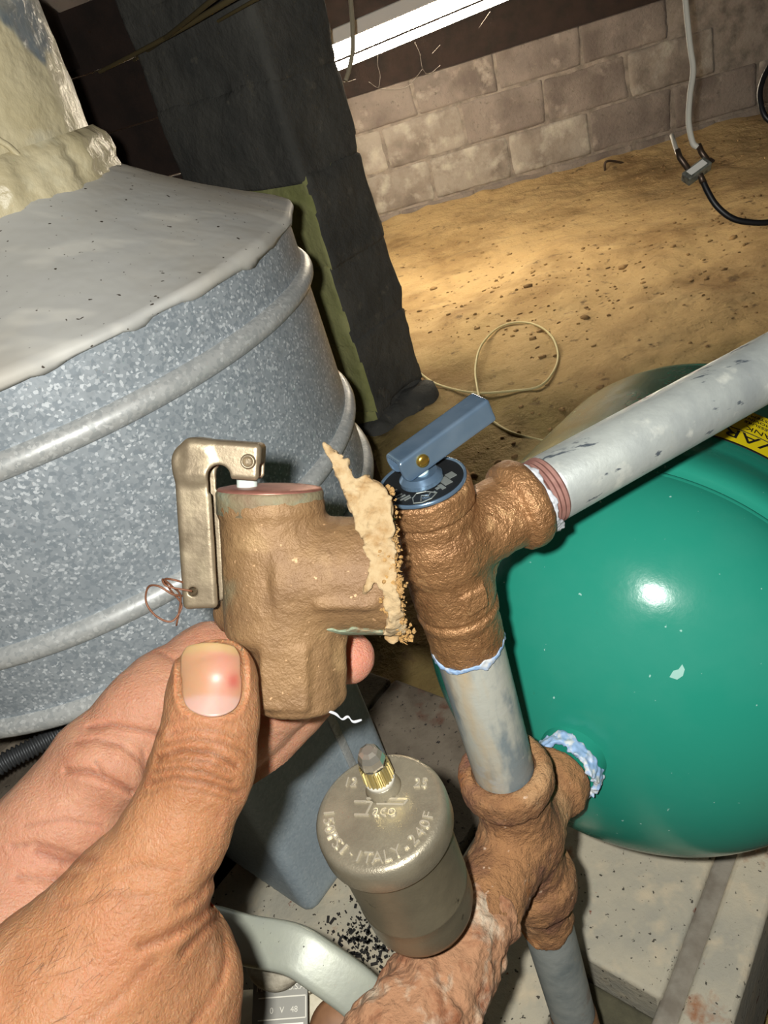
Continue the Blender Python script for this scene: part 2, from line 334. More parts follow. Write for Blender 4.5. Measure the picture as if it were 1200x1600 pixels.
m_nickel = mat('nickel_plated', S(172, 164, 143), .34, .55, layers=[dict(c=S(150, 142, 124), s=70, lo=.4, hi=.7, d=5)], bumps=[('noise', 1800, .00035, 2)], rvar=(1200, .28, .44))
m_letter = mat('nickel_letters', S(206, 198, 178), .26, .5)
m_nickel2 = mat('nickel_side', S(136, 128, 108), .4, .55, layers=[dict(c=S(112, 106, 90), s=40, lo=.4, hi=.7, d=5), dict(c=S(80, 74, 62), s=140, lo=.66, hi=.72, d=4, seed=4)], bumps=[('noise', 900, .0003, 2)])
m_knob = mat('brass_knurl', S(206, 192, 140), .28, .85)
m_chromec = mat('chrome_cap', S(206, 200, 186), .16, .75)
m_handle = mat('grey_zinc_handle', S(172, 176, 162), .46, .25, layers=[dict(c=S(166, 170, 160), s=50, lo=.4, hi=.7, d=5), dict(c=S(60, 60, 54), s=400, lo=.7, hi=.74, d=3, seed=3)], bumps=[('noise', 300, .0004, 3)])
m_cream = mat('cream_casting', S(204, 196, 172), .6, layers=[dict(c=S(172, 160, 134), s=60, lo=.45, hi=.7, d=5)], bumps=[('noise', 300, .001, 3)])
m_beige = mat('tan_knob', S(172, 164, 146), .7, layers=[dict(c=S(140, 132, 116), s=160, lo=.45, hi=.65, d=5)], bumps=[('noise', 400, .002, 4)])
m_brown = mat('brown_casting', S(150, 108, 76), .6, layers=[dict(c=S(112, 78, 52), s=40, lo=.4, hi=.7)])
m_labelg = mat('grey_label', S(112, 110, 102), .5, .2)
m_labelw = mat('white_sticker', S(232, 230, 222), .6)
m_print = mat('pale_print', S(214, 210, 196), .6)
m_tube = mat('glowing_tube', S(255, 250, 240), .4, emit=((1.0, .86, .66, 1), TUBE_STRENGTH))
m_fix = mat('white_fixture', S(226, 222, 214), .45)
m_coax = mat('white_coax', S(196, 192, 180), .6)
m_coaxb = mat('black_coax', S(24, 24, 26), .45)
m_split = mat('splitter_metal', S(176, 178, 166), .35, .7, layers=[dict(c=S(120, 122, 116), s=120, lo=.45, hi=.65)])
m_fcon = mat('dark_connector', S(86, 72, 62), .4, .7)
m_wire = mat('pale_wire', S(206, 196, 146), .6)
m_rustwire = mat('rusty_wire', S(126, 84, 62), .6, .3)
m_romex = mat('old_cable', S(124, 110, 72), .8)
m_string = mat('old_cord', S(170, 158, 132), .85)
m_web = mat('cobweb', S(90, 84, 76), .9)
m_skin = mat('skin', S(200, 150, 115), .46, 0, vcol=True,
             layers=[dict(c=S(184, 112, 92), s=60, lo=.5, hi=.8, d=3, amt=.3), dict(c=S(206, 164, 132), s=140, lo=.55, hi=.75, d=3, amt=.4, seed=3), dict(c=S(140, 86, 58), s=45, lo=.52, hi=.8, d=5, amt=.5, seed=5), dict(c=S(150, 94, 70), s=420, lo=.56, hi=.72, d=4, amt=.16, seed=6)],
             bumps=[('crack', 620, .0008, 2, (1, 1.5, .55)), ('crack', 1000, .0005, 2, (1.6, .8, 1)), ('noise', 1100, .0008, 3), ('noise', 240, .0011, 4)], sss=.0018, rvar=(220, .46, .64), spec=.32)
m_nail = mat('fingernail', S(225, 180, 150), .36, 0, vcol=True, sss=.0015, bumps=[('noise', 300, .00012, 2)], spec=.55)
m_hair = mat('arm_hair', S(66, 42, 28), .5)

# ------------------------------------------------------------------ the place
GZ = -0.87
E1 = np.array([.725, .688, 0]); E1 /= np.linalg.norm(E1); E2 = np.array([E1[1], -E1[0], 0])     # directions of the boiler pad
WD = unit([.9873, -.159, 0]); WN = np.array([WD[1], -WD[0], 0.])                                # along the back wall, out of it
W0 = np.array([.43, 4.11, 0])

def ground_z(x, y):
    P = np.stack([x, y, np.zeros_like(x)], -1)
    z = GZ + .020*vn(P, 1.3, 1) + .012*vn(P, 4.1, 2) + .007*vn(P, 11, 3) + .0035*vn(P, 31, 4)
    wall = np.clip(((P-W0)@WN), 0, 9)
    z = z + .05*np.exp(-wall/.25)
    pit = 1/(1+np.exp(-(1.25-np.hypot(x+.05, y-.35))/.12))
    return z - .05*pit
xs = np.concatenate([np.linspace(-3, -.4, 40), np.linspace(-.38, 3.0, 240), np.linspace(3.05, 4.5, 20)])
ys = np.concatenate([np.linspace(-1.5, .6, 40), np.linspace(.62, 4.6, 290)])
gx, gy = np.meshgrid(xs, ys, indexing='ij'); gz = ground_z(gx, gy)
nx, ny = gx.shape; I = np.arange(nx*ny).reshape(nx, ny)
Fg = np.stack([I[:-1, :-1], I[1:, :-1], I[1:, 1:], I[:-1, 1:]], -1).reshape(-1, 4)
gP = np.stack([gx, gy, 0*gx], -1).reshape(-1, 3)
near_shade = 1/(1+np.exp((np.hypot(gP[:, 0]+.1, (gP[:, 1]-.6)*.8)-1.38+.34*fbm(gP, 1.7, 12, 4))/.10))[:, None]  # dimmer light round the boiler put into the dirt colour
floor = mk('floor', np.stack([gx, gy, gz], -1).reshape(-1, 3), Fg, m_dirt, cols=np.array(S(188, 160, 112)[:3])*(1-near_shade)+np.array(S(128, 112, 66)[:3])*near_shade)
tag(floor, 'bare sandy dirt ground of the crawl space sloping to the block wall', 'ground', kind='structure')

# loose clods lying on the dirt
ico = bmesh.new(); bmesh.ops.create_icosphere(ico, subdivisions=1, radius=1)
iv = np.array([v.co[:] for v in ico.verts]); iff = [tuple(v.index for v in f.verts) for f in ico.faces]; ico.free()
cl = []
for i in range(2600):
    x = rnd.uniform(-.1, 2.9); y = rnd.uniform(1.3, 3.6)
    if np.hypot(x-.1, y-1.95) < .42: continue
    if rnd.random() > .25+.75*(vn(np.array([[x, y, 0]]), 1.7, 9)[0] > -.1): continue
    r = rnd.choice([.002, .002, .003, .003, .004, .005, .006, .008]) if rnd.random() < .985 else .013
    z = ground_z(np.array([x]), np.array([y]))[0]
    cl.append((np.array([x, y, z+r*.15])+iv*np.array([r*rnd.uniform(.8, 1.5), r*rnd.uniform(.7, 1.3), r*.65])*(1+.3*nrg.uniform(-1, 1, (len(iv), 1))), iff))
tag(mk('dirt_clods', *join(*cl), m_clod), 'small brown dirt clods and pebbles scattered over the sandy ground', 'dirt', kind='stuff')

# back wall of concrete blocks
def wpt(s, off, z): return W0+WD*s+WN*off+UP*z
wall = thing('wall_back', 'grey concrete block wall at the back of the crawl space', 'wall', wpt(0, 0, -1.05), kind='structure')
mk('mortar', *box(wpt(.6, -.09, -.62), (WD, WN, UP), (3.2, .084, .44)), m_mortar, wall, smooth=False)
def block_mesh(L, H, T, seed, h=.014, amp=.005, chip=.012):
    def fn(P):
        return s_box(P, (0, 0, 0), (L/2, T/2, H/2), chip)+amp*fbm(P+seed, 9, seed)+amp*.6*vn(P+seed, 38, seed+5)
    V, Fq = nets(fn, (-L/2-.02, -T/2-.02, -H/2-.02), (L/2+.02, T/2+.02, H/2+.02), h, 0)
    me = bpy.data.meshes.new('block'); me.from_pydata(V.tolist(), [], Fq.tolist()); me.update()
    me.polygons.foreach_set('use_smooth', [True]*len(me.polygons)); return me
bm_ = [block_mesh(.399, .195, .10, k, h=.014, amp=.0035, chip=.006) for k in range(4)]
for k, me in enumerate(bm_): me.materials.append(m_block2 if k == 1 else m_block)
Rw = Matrix(((WD[0], WN[0], 0), (WD[1], WN[1], 0), (0, 0, 1))).to_4x4()
S_STEP = (aty(1100, 140, 3.88)-W0)@WD
for k in range(4):
    s = -2.5+(.2 if k % 2 else 0)
    while s < 3.6:
        off = -.05+rnd.uniform(-.004, .004)
        if s > S_STEP-.02 and k >= 2: off -= .055
        o = bpy.data.objects.new('block', bm_[rnd.choice([0, 2, 3, 1, 1] if k < 2 else [0, 2, 3, 0, 1])]); COL.objects.link(o); o.parent = wall
        p = wpt(s, off, -.903+.2*k)-ORG[wall]
        o.matrix_local = Matrix.Translation(p) @ Rw @ Matrix.Rotation(math.radians(rnd.uniform(-.6, .6)), 4, 'Y') @ Matrix.Diagonal((rnd.choice([1, -1]), 1, rnd.choice([1, -1]), 1))
        s += .4065
rim = mk('trim_1', *box(wpt(.6, -.02, .005), (WD, WN, UP), (3.2, .05, .24)), m_wood, smooth=False)
tag(rim, 'dark wooden rim board on top of the block wall', 'beam', kind='structure')
ceil = thing('ceiling', 'dark underside of the floor with wooden joists', 'ceiling', (0, 1.5, .30), kind='structure')
mk('subfloor', *box((.4, 1.6, .325), (WD, WN, UP), (4, 3.2, .02)), m_subfloor, ceil, smooth=False)
for s in np.arange(-3.0, 3.6, .41):
    c = np.array([s, 1.6, .21])
    if -.52 < s < .05: continue
    mk('joist', *box(c, (WD, WN, UP), (.02, 2.6, .09)), m_wood, ceil, smooth=False)
lw = thing('wall_added', 'added dark board partition that keeps the gap between boiler and pier dark', 'wall', (-.9, 2.45, -.9), kind='structure')  # boards added so the gap beside the pier stays dark
pd = unit([-.9, .35, 0]); pn = np.array([pd[1], -pd[0], 0])
for k in range(8):
    mk('board', *box(np.array([-.22, 2.3, 0])+pd*1.1+pn*(.004*(k % 2))+UP*(-.82+.142*k), (pd, pn, UP), (1.1, .012, .069)), m_wood, lw, smooth=False)

# the pier of parged blocks
PC = np.array([.06, 1.81, 0])
pier = thing('block_pier', 'square parged block pier, olive on one face and charcoal on the other', 'pier', PC+E1*.11-E2*.2+UP*(GZ-.06))
for k in range(7):
    c = PC+E1*.11-E2*.206+UP*(-.93+.2*k); j = nrg.uniform(-.004, .004, 2)
    c = c+E1*j[0]+E2*j[1]
    def fn(P, c=c, k=k): return s_box(P, c, (.115, .208, .109), .006, (E1, E2, UP))+.008*fbm(P, 7, 20)+.002*vn(P, 40, 3)
    V, Fq = nets(fn, c-.33, c+.33, .0125, 0)
    top = k >= 4
    o = mk('block', V, Fq, [m_pier_d, m_pier_d if top else m_pier_o], pier)
    for p in o.data.polygons:
        n = np.array(p.normal[:]); p.material_index = 1 if n@(-E1) > .25 and n@(-E1) > n@E2*.8 else 0
def fn(P):
    c = PC+E1*.11-E2*.2+UP*(GZ-.05)
    return s_box(P, c, (.15, .245, .085), .05, (E1, E2, UP))+.03*fbm(P, 8, 4)
V, Fq = nets(fn, PC+np.array([-.5, -.3, -1.1]), PC+np.array([.5, .6, -.7]), .014, 0)
mk('mortar_footing', V, Fq, m_pier_d, pier)

# concrete pad of blocks under the boiler
PZ = -.64
def uv(u, v, z=PZ): return E1*u+E2*v+UP*z
K = atz(1040, 1570, PZ); ku, kv = K@E1, K@E2
pad = thing('boiler_pad', 'pale speckled concrete block pad under the boiler and tank', 'pad', uv(ku, kv-.3, PZ-.2))
def slab(name, u0, u1, v0, v1, m, z=PZ, t=.19, par=pad, seed=0):
    c = uv((u0+u1)/2, (v0+v1)/2, z-t/2)
    V, Fc = box(c, (E1, E2, UP), ((u1-u0)/2, (v1-v0)/2, t/2)); return mk(name, V, Fc, m, par, smooth=True, bevel=.004, flat_angle=40)
bu = atz(640, 1068, PZ)@E1
vp = atz(895, 1560, PZ)@E2
slab('block', ku+.002, bu, kv-.198, kv-.004, m_pad)
slab('block', ku+.002, bu, kv-.39, kv-.201, m_padd)
slab('block', ku-.40, ku-.003, kv-.5, vp-.01, m_pad)
slab('block', ku-.2, bu-.003, kv-.80, kv-.394, m_padd)
slab('block', bu-.45, bu+.5, kv-1.5, kv-.82, m_padd)
slab('block', ku-.45, bu, kv+.0105, kv+.044, m_pad, seed=2)
slab('mortar_joint', ku-.45, bu-.003, kv-.006, kv+.013, m_joint, z=PZ-.004, t=.18)
slab('mortar_joint', ku-.40, bu-.003, kv-.5, kv-.2, m_joint, z=PZ-.006, t=.17)
slab('recessed_slab', ku-.5, ku, vp-.02, kv-.004, m_mossy, z=PZ-.035, t=.15)
lowb = slab('concrete_kerb', ku-.6, bu+.3, kv+.06, kv+.22, m_pier_d, z=PZ-.06, t=.13, par=None)
tag(lowb, 'dark rough concrete kerb along the right side of the pad', 'kerb')

# ------------------------------------------------------------------ boiler with its draft hood
BX = np.array([-.25, .66, 0]); BR = .25
boil = thing('round_boiler', 'round galvanized boiler jacket with ribbed drum and cone top', 'boiler', BX+UP*PZ)
mk('drum', *lathe(BX, UP, [(-.334, .246), (-.334, BR), (-.30, BR), (-.2, BR), (-.10, BR), (-.10, .24)], 160), m_galv, boil, flat_angle=40)
for z in (-.148, -.273, -.334):
    prof = [(z+.0085*math.sin(a), BR-.001+.0085*max(0, math.cos(a))) for a in np.linspace(-math.pi/2, math.pi/2, 9)]
    mk('rib', *lathe(BX, UP, prof, 160, caps=False), m_galv_bead, boil)
def cone_lid():
    n = 220; th = np.linspace(0, 2*np.pi, n, endpoint=False); V = []; Fc = []
    prof = [(-.020, .120), (-.032, .133), (-.050, .163), (-.068, .196), (-.084, .226), (-.0965, .2505), (-.0985, .2545), (-.103, .2555), (-.106, .2535), (-.1045, .249)]
    for i, (z, r) in enumerate(prof):
        rr = r+.0012*np.sin(th*9+1)+.0010*np.sin(th*23) if i >= 5 else r+0*th
        zz = z-(.0022*np.clip(np.sin(th*31)+.5*np.sin(th*47+2), 0, 2) if i in (8, 9) else 0)+.0012*np.sin(th*7+i)
        V.append(np.stack([BX[0]+rr*np.cos(th), BX[1]+rr*np.sin(th), zz+0*th], -1))
    for i in range(len(prof)-1):
        for j in range(n): k = (j+1) % n; Fc.append((i*n+j, i*n+k, (i+1)*n+k, (i+1)*n+j))
    return np.concatenate(V), Fc
mk('cone_top', *cone_lid(), m_cone, boil)
def smooth_(x): x = np.clip(x, 0, 1); return x*x*(3-2*x)
def cement(prof, n, amp, s, seed):
    V, Fc = lathe(BX, UP, prof, n, caps=False); N = V-BX; N[:, 2] = 0; N /= np.linalg.norm(N, axis=1)[:, None]
    return V+N*(amp*fbm(V, s, seed, 4))[:, None], Fc
V, Fc = cement([(z, .127+.03*max(0, z)) for z in np.linspace(-.04, .31, 120)], 300, .0022, 18, 5)
fa = np.arctan2(V[:, 1]-BX[1], V[:, 0]-BX[0]); bare = smooth_((V[:, 2]-.052-.030*fbm(V, 22, 31, 3))/.006)*smooth_((fa+1.02+.18*fbm(V, 18, 35, 3))/.06)   # paint flaked off to bare metal
bare = np.maximum(bare, smooth_((vn(V, 26, 40)*.6+vn(V, 60, 41)*.4-.42)/.05))[:, None]
mk('flue_pipe', V, Fc, m_flue, boil, cols=np.array(S(198, 187, 154)[:3])*(1-bare)+np.array(S(116, 124, 128)[:3])*bare)
fc = mk('flue_collar', *cement([(-.046, .128), (-.042, .135), (-.036, .1375), (-.028, .1355), (-.022, .137), (-.014, .1345), (-.009, .1345), (-.002, .129)], 300, .0030, 60, 8), m_cement, boil)
for seed, (a0, a1, z0, z1) in enumerate([(-2.1, -1.35, .09, .0), (-1.2, -.75, .10, -.01), (-1.9, -1.0, -.005, -.012)]):
    t = np.linspace(0, 1, 14); a = a0+(a1-a0)*t; z = z0+(z1-z0)*t; r = .1285+.03*np.maximum(0, z)
    mk('cement_ridge', *tube(np.stack([BX[0]+r*np.cos(a), BX[1]+r*np.sin(a), z+.003*np.sin(a*40+seed)], -1), .0022, 8, 4), m_cement, boil)
a_ = -1.62; bp_ = BX+np.array([math.cos(a_)*.152, math.sin(a_)*.152, -.0425])
mk('screw_head', *lathe(bp_, unit([math.cos(a_)*.55, math.sin(a_)*.55, 1]), [(0, .011), (.003, .010), (.005, .006), (.0055, .001)], 24), m_rust, boil)
mk('iron_body', *lathe(BX, UP, [(PZ, .14), (-.335, .14)], 64), m_black, boil, flat_angle=40)

duct_c = atz(490, 1437, PZ)
def fn(P):
    c = duct_c+E1*.075-E2*.07+UP*.14
    return s_box(P, c, (.075, .07, .14), .012, (E1, E2, UP))
duct = thing('sheet_metal_duct', 'dull blue-grey galvanized sheet duct standing behind the nickel air vent', 'duct', duct_c+E1*.075-E2*.07)
V, Fq = nets(fn, duct_c+np.array([-.2, -.1, -.02]), duct_c+np.array([.2, .3, .32]), .006, 1)
mk('duct_body', V, Fq, m_duct, duct)
c = duct_c+E1*.104-E2*-.0008+UP*.15
mk('seam', *box(c, (E1, E2, UP), (.004, .0016, .128)), m_galv_bead, duct, bevel=.001)

cp = catmull([at(-60, 1240, .64), at(0, 1195, .65), at(60, 1163, .665), at(125, 1125, .69), at(200, 1060, .74)], 40)
n_ = len(cp)
cond = mk('flexible_conduit', *tube(cp, .008, 12, 0, rad=lambda t: .0082+.0012*math.cos(t*2*math.pi*34)), m_conduit)
tag(cond, 'dark corrugated flexible conduit running under the boiler rim', 'conduit')

# ------------------------------------------------------------------ green expansion tank
az, el = .8373, -.1519
TD = np.array([math.cos(el)*math.cos(az), math.cos(el)*math.sin(az), math.sin(el)])
TS = np.array([-math.sin(az), math.cos(az), 0]); TT = np.cross(TD, TS)
TA = at(895, 1180, .3834); Rt, th_, TL, xl = .1272, .0844, .3321, .1388
tank = thing('expansion_tank', 'glossy green steel expansion tank lying behind the brass valve', 'tank', TA+TD*.16-UP*.12)
prof = [(th_*(1-math.sqrt(1-k*k)), Rt*k) for k in np.sin(np.linspace(.02, math.pi/2, 40))]
prof += [(th_+.0015, Rt-.0022), (th_+.003, Rt-.0022), (th_+.0045, Rt+.0015), (th_+.009, Rt+.0040), (th_+.016, Rt+.0046), (th_+.026, Rt+.0040), (th_+.036, Rt+.0014), (th_+.042, Rt+.001), (TL-th_, Rt+.001)]
prof += [(TL-th_*(1-math.sqrt(1-k*k)), Rt*k) for k in np.sin(np.linspace(math.pi/2, .02, 24))]
tshell = mk('tank_shell', *lathe(TA, TD, prof, 160, fr=(TD, TS, TT)), m_tank, tank)
mk('weld_seam', *lathe(TA, TD, [(th_-.004, Rt-.0008), (th_-.002, Rt+.0006), (th_-.0005, Rt+.0004), (th_+.0008, Rt-.002)], 160, False, fr=(TD, TS, TT)), m_tank, tank)
sp = mk('spud', *lathe(TA, TD, [(-.008, .0145), (-.008, .0165), (-.004, .0175), (.004, .0175), (.010, .021)], 40, fr=(TD, TS, TT)), m_tank, tank, flat_angle=40)
# torn dope and tape around the spud
def fn(P):
    q = P-TA; x = q@TD; r = np.sqrt(np.maximum((q*q).sum(-1)-x*x, 0)); a = np.arctan2(q@TT, q@TS)
    return np.maximum(np.abs(r-.0168)-.0012, np.abs(x+.009+.002*np.sin(a*3)+.0012*np.sin(a*7+1))-.0042)*.8+.0008*vn(P, 500, 2)
V, Fq = nets(fn, TA-.026, TA+.026, .0006, 0); mk('thread_tape', V, Fq, m_bluet, tank)
# scraped spot on the near dome
def on_dome(px, py):
    t = np.linspace(.25, .6, 6000); P = ray(px, py)*t[:, None]; q = P-TA; x = q@TD; r = np.sqrt(np.maximum((q*q).sum(1)-x*x, 0))
    ins = (x > 0) & (r < Rt*np.sqrt(np.clip(1-(1-np.minimum(x, th_)/th_)**2, 0, 1))); k = int(np.argmax(ins)); return ray(px, py)*(t[k]-.0002)
spot = [(1046, 1058), (1052, 1048), (1060, 1046), (1066, 1038), (1070, 1046), (1067, 1056), (1058, 1062)]
Vs = [on_dome(1059, 1051)]+[on_dome(*q) for q in spot]+[on_dome(*q)+unit(ray(*q))*.0006 for q in spot]
mk('paint_scrape', Vs, [(0, i, i % 7+1) for i in range(1, 8)]+[(i, i+7, i % 7+8, i % 7+1) for i in range(1, 8)], m_scrape, tank, smooth=False)
# the yellow warning label, wrapped round the shell
def tp(x, a, r): return TA+TD*x+r*(math.cos(a)*TS+math.sin(a)*TT)
rl = Rt+.0016
def ang_of(px, py, x):
    best = min(np.linspace(0, 2*math.pi, 2000), key=lambda a: (lambda q: (q[0]-px)**2+(q[1]-py)**2+(0 if (tp(x, a, rl)@(tp(x, a, 1)-TA-TD*x)) < 0 else 1e6))(proj(tp(x, a, rl))))
    return best
aL = ang_of(1128, 688, xl); aR = ang_of(1200, 722, xl); sg = 1 if ((aR-aL+math.pi) % (2*math.pi)-math.pi) > 0 else -1
def wrap(x0, x1, s0, s1, r, n=40, t=.0003):
    V = []; Fc = []
    for i in range(n+1):
        a = aL+sg*(s0+(s1-s0)*i/n)/rl
        for x, rr in ((x0, r-t), (x0, r), (x1, r), (x1, r-t)): V.append(tp(x, a, rr))
    for i in range(n):
        for j in range(4): Fc.append((i*4+j, i*4+(j+1) % 4, (i+1)*4+(j+1) % 4, (i+1)*4+j))
    return np.array(V), Fc
lab = mk('warning_label', *wrap(xl, xl+.046, -.045, .09, rl+.0004), m_yellow, tank, flat_angle=30)
ink = [wrap(xl-.0018, xl, -.0468, .092, rl+.0005), wrap(xl+.0165, xl+.0170, -.045, .09, rl+.0008), wrap(xl, xl+.046, -.0468, -.045, rl+.0005)]
def on_label(txt, size, xc, send):
    """text whose head points to the dome; reads from s=send back towards the label's left end"""
    V, Fc = text_mesh(txt, size, .00008); w0 = V[:, 0].min()
    return np.array([tp(xc-v[1], aL+sg*(send-(v[0]-w0))/rl, rl+.0009+v[2]) for v in V]), Fc
ink += [on_label('WARNING', .0155, xl+.0148, .034), on_label('EXPANSION TANK', .0072, xl+.0245, .068)]
for i, t in enumerate(['BE SURE THE SYSTEM PRESSURE', 'IS RELEASED BEFORE REMOVING', 'THE TANK FROM THE SYSTEM']): ink.append(on_label(t, .0042, xl+.031+.0052*i, .064))
mk('lettering', *join(*ink), m_ink, lab, smooth=False)

# ------------------------------------------------------------------ riser, tee, lower pipe
AX = np.array([.0149, .207, 0])
def onax(z): return AX+UP*z
TC = onax(-.322)
def noise_rust(P): return .00045*fbm(P, 330, 3, 3)
def fn(P):
    d = s_cyl(P, onax(-.275), onax(-.366), .0165, .002)
    d = smin(d, s_cyl(P, onax(-.2705), onax(-.286), .0205, .0045), .005)
    d = smin(d, s_cyl(P, onax(-.352), onax(-.3715), .0203, .005), .005)
    d = smin(d, s_cyl(P, TC, TC+TD*.036, .0155, .002), .007)
    d = smin(d, s_cyl(P, TC+TD*.027, TC+TD*.0415, .0188, .004), .004)
    d = smin(d, s_cap(P, TC, TC-TD*.05, .0165, .0165), .008)
    b = s_cyl(P, onax(-.24), onax(-.276), .0140, .0005)
    return smax(d, -b, .001)+noise_rust(P)
tee = thing('pipe_tee', 'rusty iron pipe tee joining the riser, tank and air vent', 'pipe fitting', TC-UP*.05)
V, Fq = nets(fn, TC-np.array([.075, .075, .06]), TC+np.array([.06, .06, .062]), .0011, 1); mk('tee_body', V, Fq, m_rust, tee)
def fn(P):
    a, b = TC-TD*.046, TC-TD*.125
    t = np.clip(((P-a)@(b-a))/((b-a)@(b-a)), 0, 1)
    return s_cap(P, a, b, .0172, .0235)+.0022*fbm(P, 130, 6, 3)
V, Fq = nets(fn, TC-TD*.125-.05, TC-TD*.046+np.array([.03, .03, .03]), .0011, 0); mk('corroded_nipple', V, Fq, m_crust, tee)

ris = thing('riser_pipe', 'short weathered galvanized riser pipe between tee and brass valve', 'pipe', onax(-.277))
mk('pipe_wall', *lathe(AX, UP, [(-.2795, .0129), (-.2775, .0133), (-.2, .0133), (-.187, .0133)], 48), m_riser, ris, flat_angle=40)
mk('rust_ring', *lathe(AX, UP, [(-.279, .0138), (-.2735, .0141), (-.2715, .0134)], 48, False), m_rust, ris)
def fn(P):
    q = P-AX; r = np.hypot(q[:, 0], q[:, 1]); a = np.arctan2(q[:, 1], q[:, 0])
    return np.maximum(np.abs(r-.0136)-.0008, np.abs(q[:, 2]+.1965+.001*np.sin(a*2)+.0007*np.sin(a*5+1))-.0010-.0016*np.clip(np.sin(a*4+.6), .3, 1)**6)*.8+.0003*vn(P, 700, 1)
V, Fq = nets(fn, onax(-.196)-np.array([.02, .02, .012]), onax(-.196)+np.array([.02, .02, .012]), .0005, 0); mk('thread_tape', V, Fq, m_bluet, ris)

low = thing('drop_pipe', 'grey and rust blotched pipe dropping below the tee', 'pipe', onax(PZ-.035))
mk('pipe_wall', *lathe(AX, UP, [(PZ-.035, .0133), (-.5, .0133), (-.372, .0133), (-.365, .0133)], 48), m_lower, low)
def fn(P):
    q = P-AX; r = np.hypot(q[:, 0], q[:, 1])
    return np.maximum(r-.0147, np.abs(q[:, 2]+.384)-.016-.004*vn(P, 90, 2))*.8+.0007*fbm(P, 200, 2)
V, Fq = nets(fn, onax(-.385)-np.array([.02, .02, .03]), onax(-.385)+np.array([.02, .02, .03]), .0009, 0); mk('rust_band', V, Fq, m_rust, low)
V, Fq = lathe(AX, UP, [(-.505, .0135), (-.513, .0141), (-.53, .0143), (-.57, .0141), (-.58, .0135)], 48, False); V = V+0.0; mk('rust_band', V, Fq, m_rust, low)

# ------------------------------------------------------------------ new bronze relief valve on the riser
OD = unit([.1033, .0332, 0]); OP = np.array([-OD[1], OD[0], 0]); OZ = -.1505
nv = thing('relief_valve', 'new bronze relief valve with blue metal lever, fitted on the riser', 'valve', onax(-.197))
def fn(P):
    d = s_cyl(P, onax(-.132), onax(-.181), .0150, .003)
    d = smin(d, s_cyl(P, onax(-.1235), onax(-.1325), .0157, .0012), .0012)
    d = smin(d, s_cyl(P, onax(-.139), onax(-.158), .0164, .006), .003)
    a = np.arctan2((P-AX)@OP, (P-AX)@OD); z = P[:, 2]
    rr = np.hypot((P-AX)[:, 0], (P-AX)[:, 1])
    d = smin(d, s_cyl(P, onax(-.176), onax(-.197), .0142, .0015), .002)
    d = smax(d, -(np.hypot(rr-.0155, z+.1755)-.0012), .001)
    o0 = onax(OZ)
    d = smin(d, s_cyl(P, o0, o0+OD*.034, .0137, .002), .004)
    d = smin(d, s_cyl(P, o0+OD*.0285, o0+OD*.0385, .0168, .0040), .0010)
    # cast pad with raised edges, and the rib under the outlet
    d = smin(d, s_box(P, onax(-.166)-OP*.0138+OD*.001, (.0045, .002, .0045), .0008, (OD, OP, UP)), .001)
    d = smin(d, s_cap(P, o0+OD*.018-UP*.012, onax(-.172)+OD*.012, .004, .003), .006)
    return d+.00022*fbm(P, 520, 4, 2)
V, Fq = nets(fn, onax(-.20)-np.array([.022, .024, .002]), onax(-.118)+np.array([.058, .032, .002]), .0007, 1)
mk('valve_body', V, Fq, m_brass, nv)
npz = -.1232
mk('nameplate', *lathe(AX, UP, [(npz-.001, .0146), (npz+.0006, .0146), (npz+.0009, .0140), (npz+.0004, .0136), (npz+.0004, .001)], 64), [m_plate], nv, flat_angle=30)
mk('plate_rim', *lathe(AX, UP, [(npz, .0147), (npz+.0010, .0147), (npz+.0012, .0142), (npz+.0006, .0137)], 64, False), m_zinc, nv)
pr = []
def pbox(s, t, ls, lt): pr.append(box(AX+OD*s+OP*t+UP*(npz+.00055), (OD, OP, UP), (ls, lt, .0001)))
for s, t, ls, lt in [(.0052, -.0062, .0014, .0024), (.0083, -.0046, .0014, .0016), (.0026, -.0082, .0007, .0016), (.0012, -.0078, .0006, .0006), (-.0006, -.0090, .0004, .0005),
                     (-.0095, -.0010, .0012, .0003), (-.0095, -.0025, .0016, .0003), (-.0088, -.0040, .0018, .0003), (-.0112, .0010, .0010, .0003), (-.0098, .0028, .0016, .0003), (-.0085, -.0052, .0012, .0003)]: pbox(s, t, ls, lt)
for q in [[(-.0072, -.0062), (-.0050, -.0048), (-.0022, -.0064), (-.0002, -.0098), (-.0030, -.0112), (-.0062, -.0108), (-.0084, -.0090)]]:
    L3 = [AX+OD*s+OP*t+UP*(npz+.0005) for s, t in q+[q[0]]]; pr.append(tube(L3, .00022, 5, 0))
pr.append(tube([AX+OD*s+OP*t+UP*(npz+.0005) for s, t in [(-.006, -.0095), (-.0045, -.0072), (-.003, -.0092), (-.0015, -.0080)]], .0002, 5, 0))
mk('plate_print', *join(*pr), m_plateink, nv, smooth=False)
# green paint dab on the near side of the top flange
g0 = math.atan2(*( (lambda w: (w[1], w[0]))(atz(640, 775, -.127)-AX)))
V = []; Fc = []
for i in range(21):
    a = g0-.10+1.0*i/20; k = math.sin(math.pi*i/20)**.4
    for z, r in ((-.1243, .0157), (-.1243, .0161), (-.1243-.0052*k, .0161), (-.1243-.0052*k, .0156)): V.append(AX+np.array([math.cos(a)*r, math.sin(a)*r, z]))
for i in range(20):
    for j in range(4): Fc.append((i*4+j, i*4+(j+1) % 4, (i+1)*4+(j+1) % 4, (i+1)*4+j))
mk('paint_mark', V, Fc, m_greenp, nv)
mk('stem', *lathe(onax(npz), UP, [(0, .0058), (.0012, .0058), (.0012, .0030), (.0075, .0030)], 24), m_white, nv, flat_angle=40)
mk('stem_washer', *lathe(onax(npz+.0012), UP, [(0, .0072), (.0014, .0072), (.0030, .0058), (.0030, .003)], 32), m_zinc, nv, flat_angle=40)
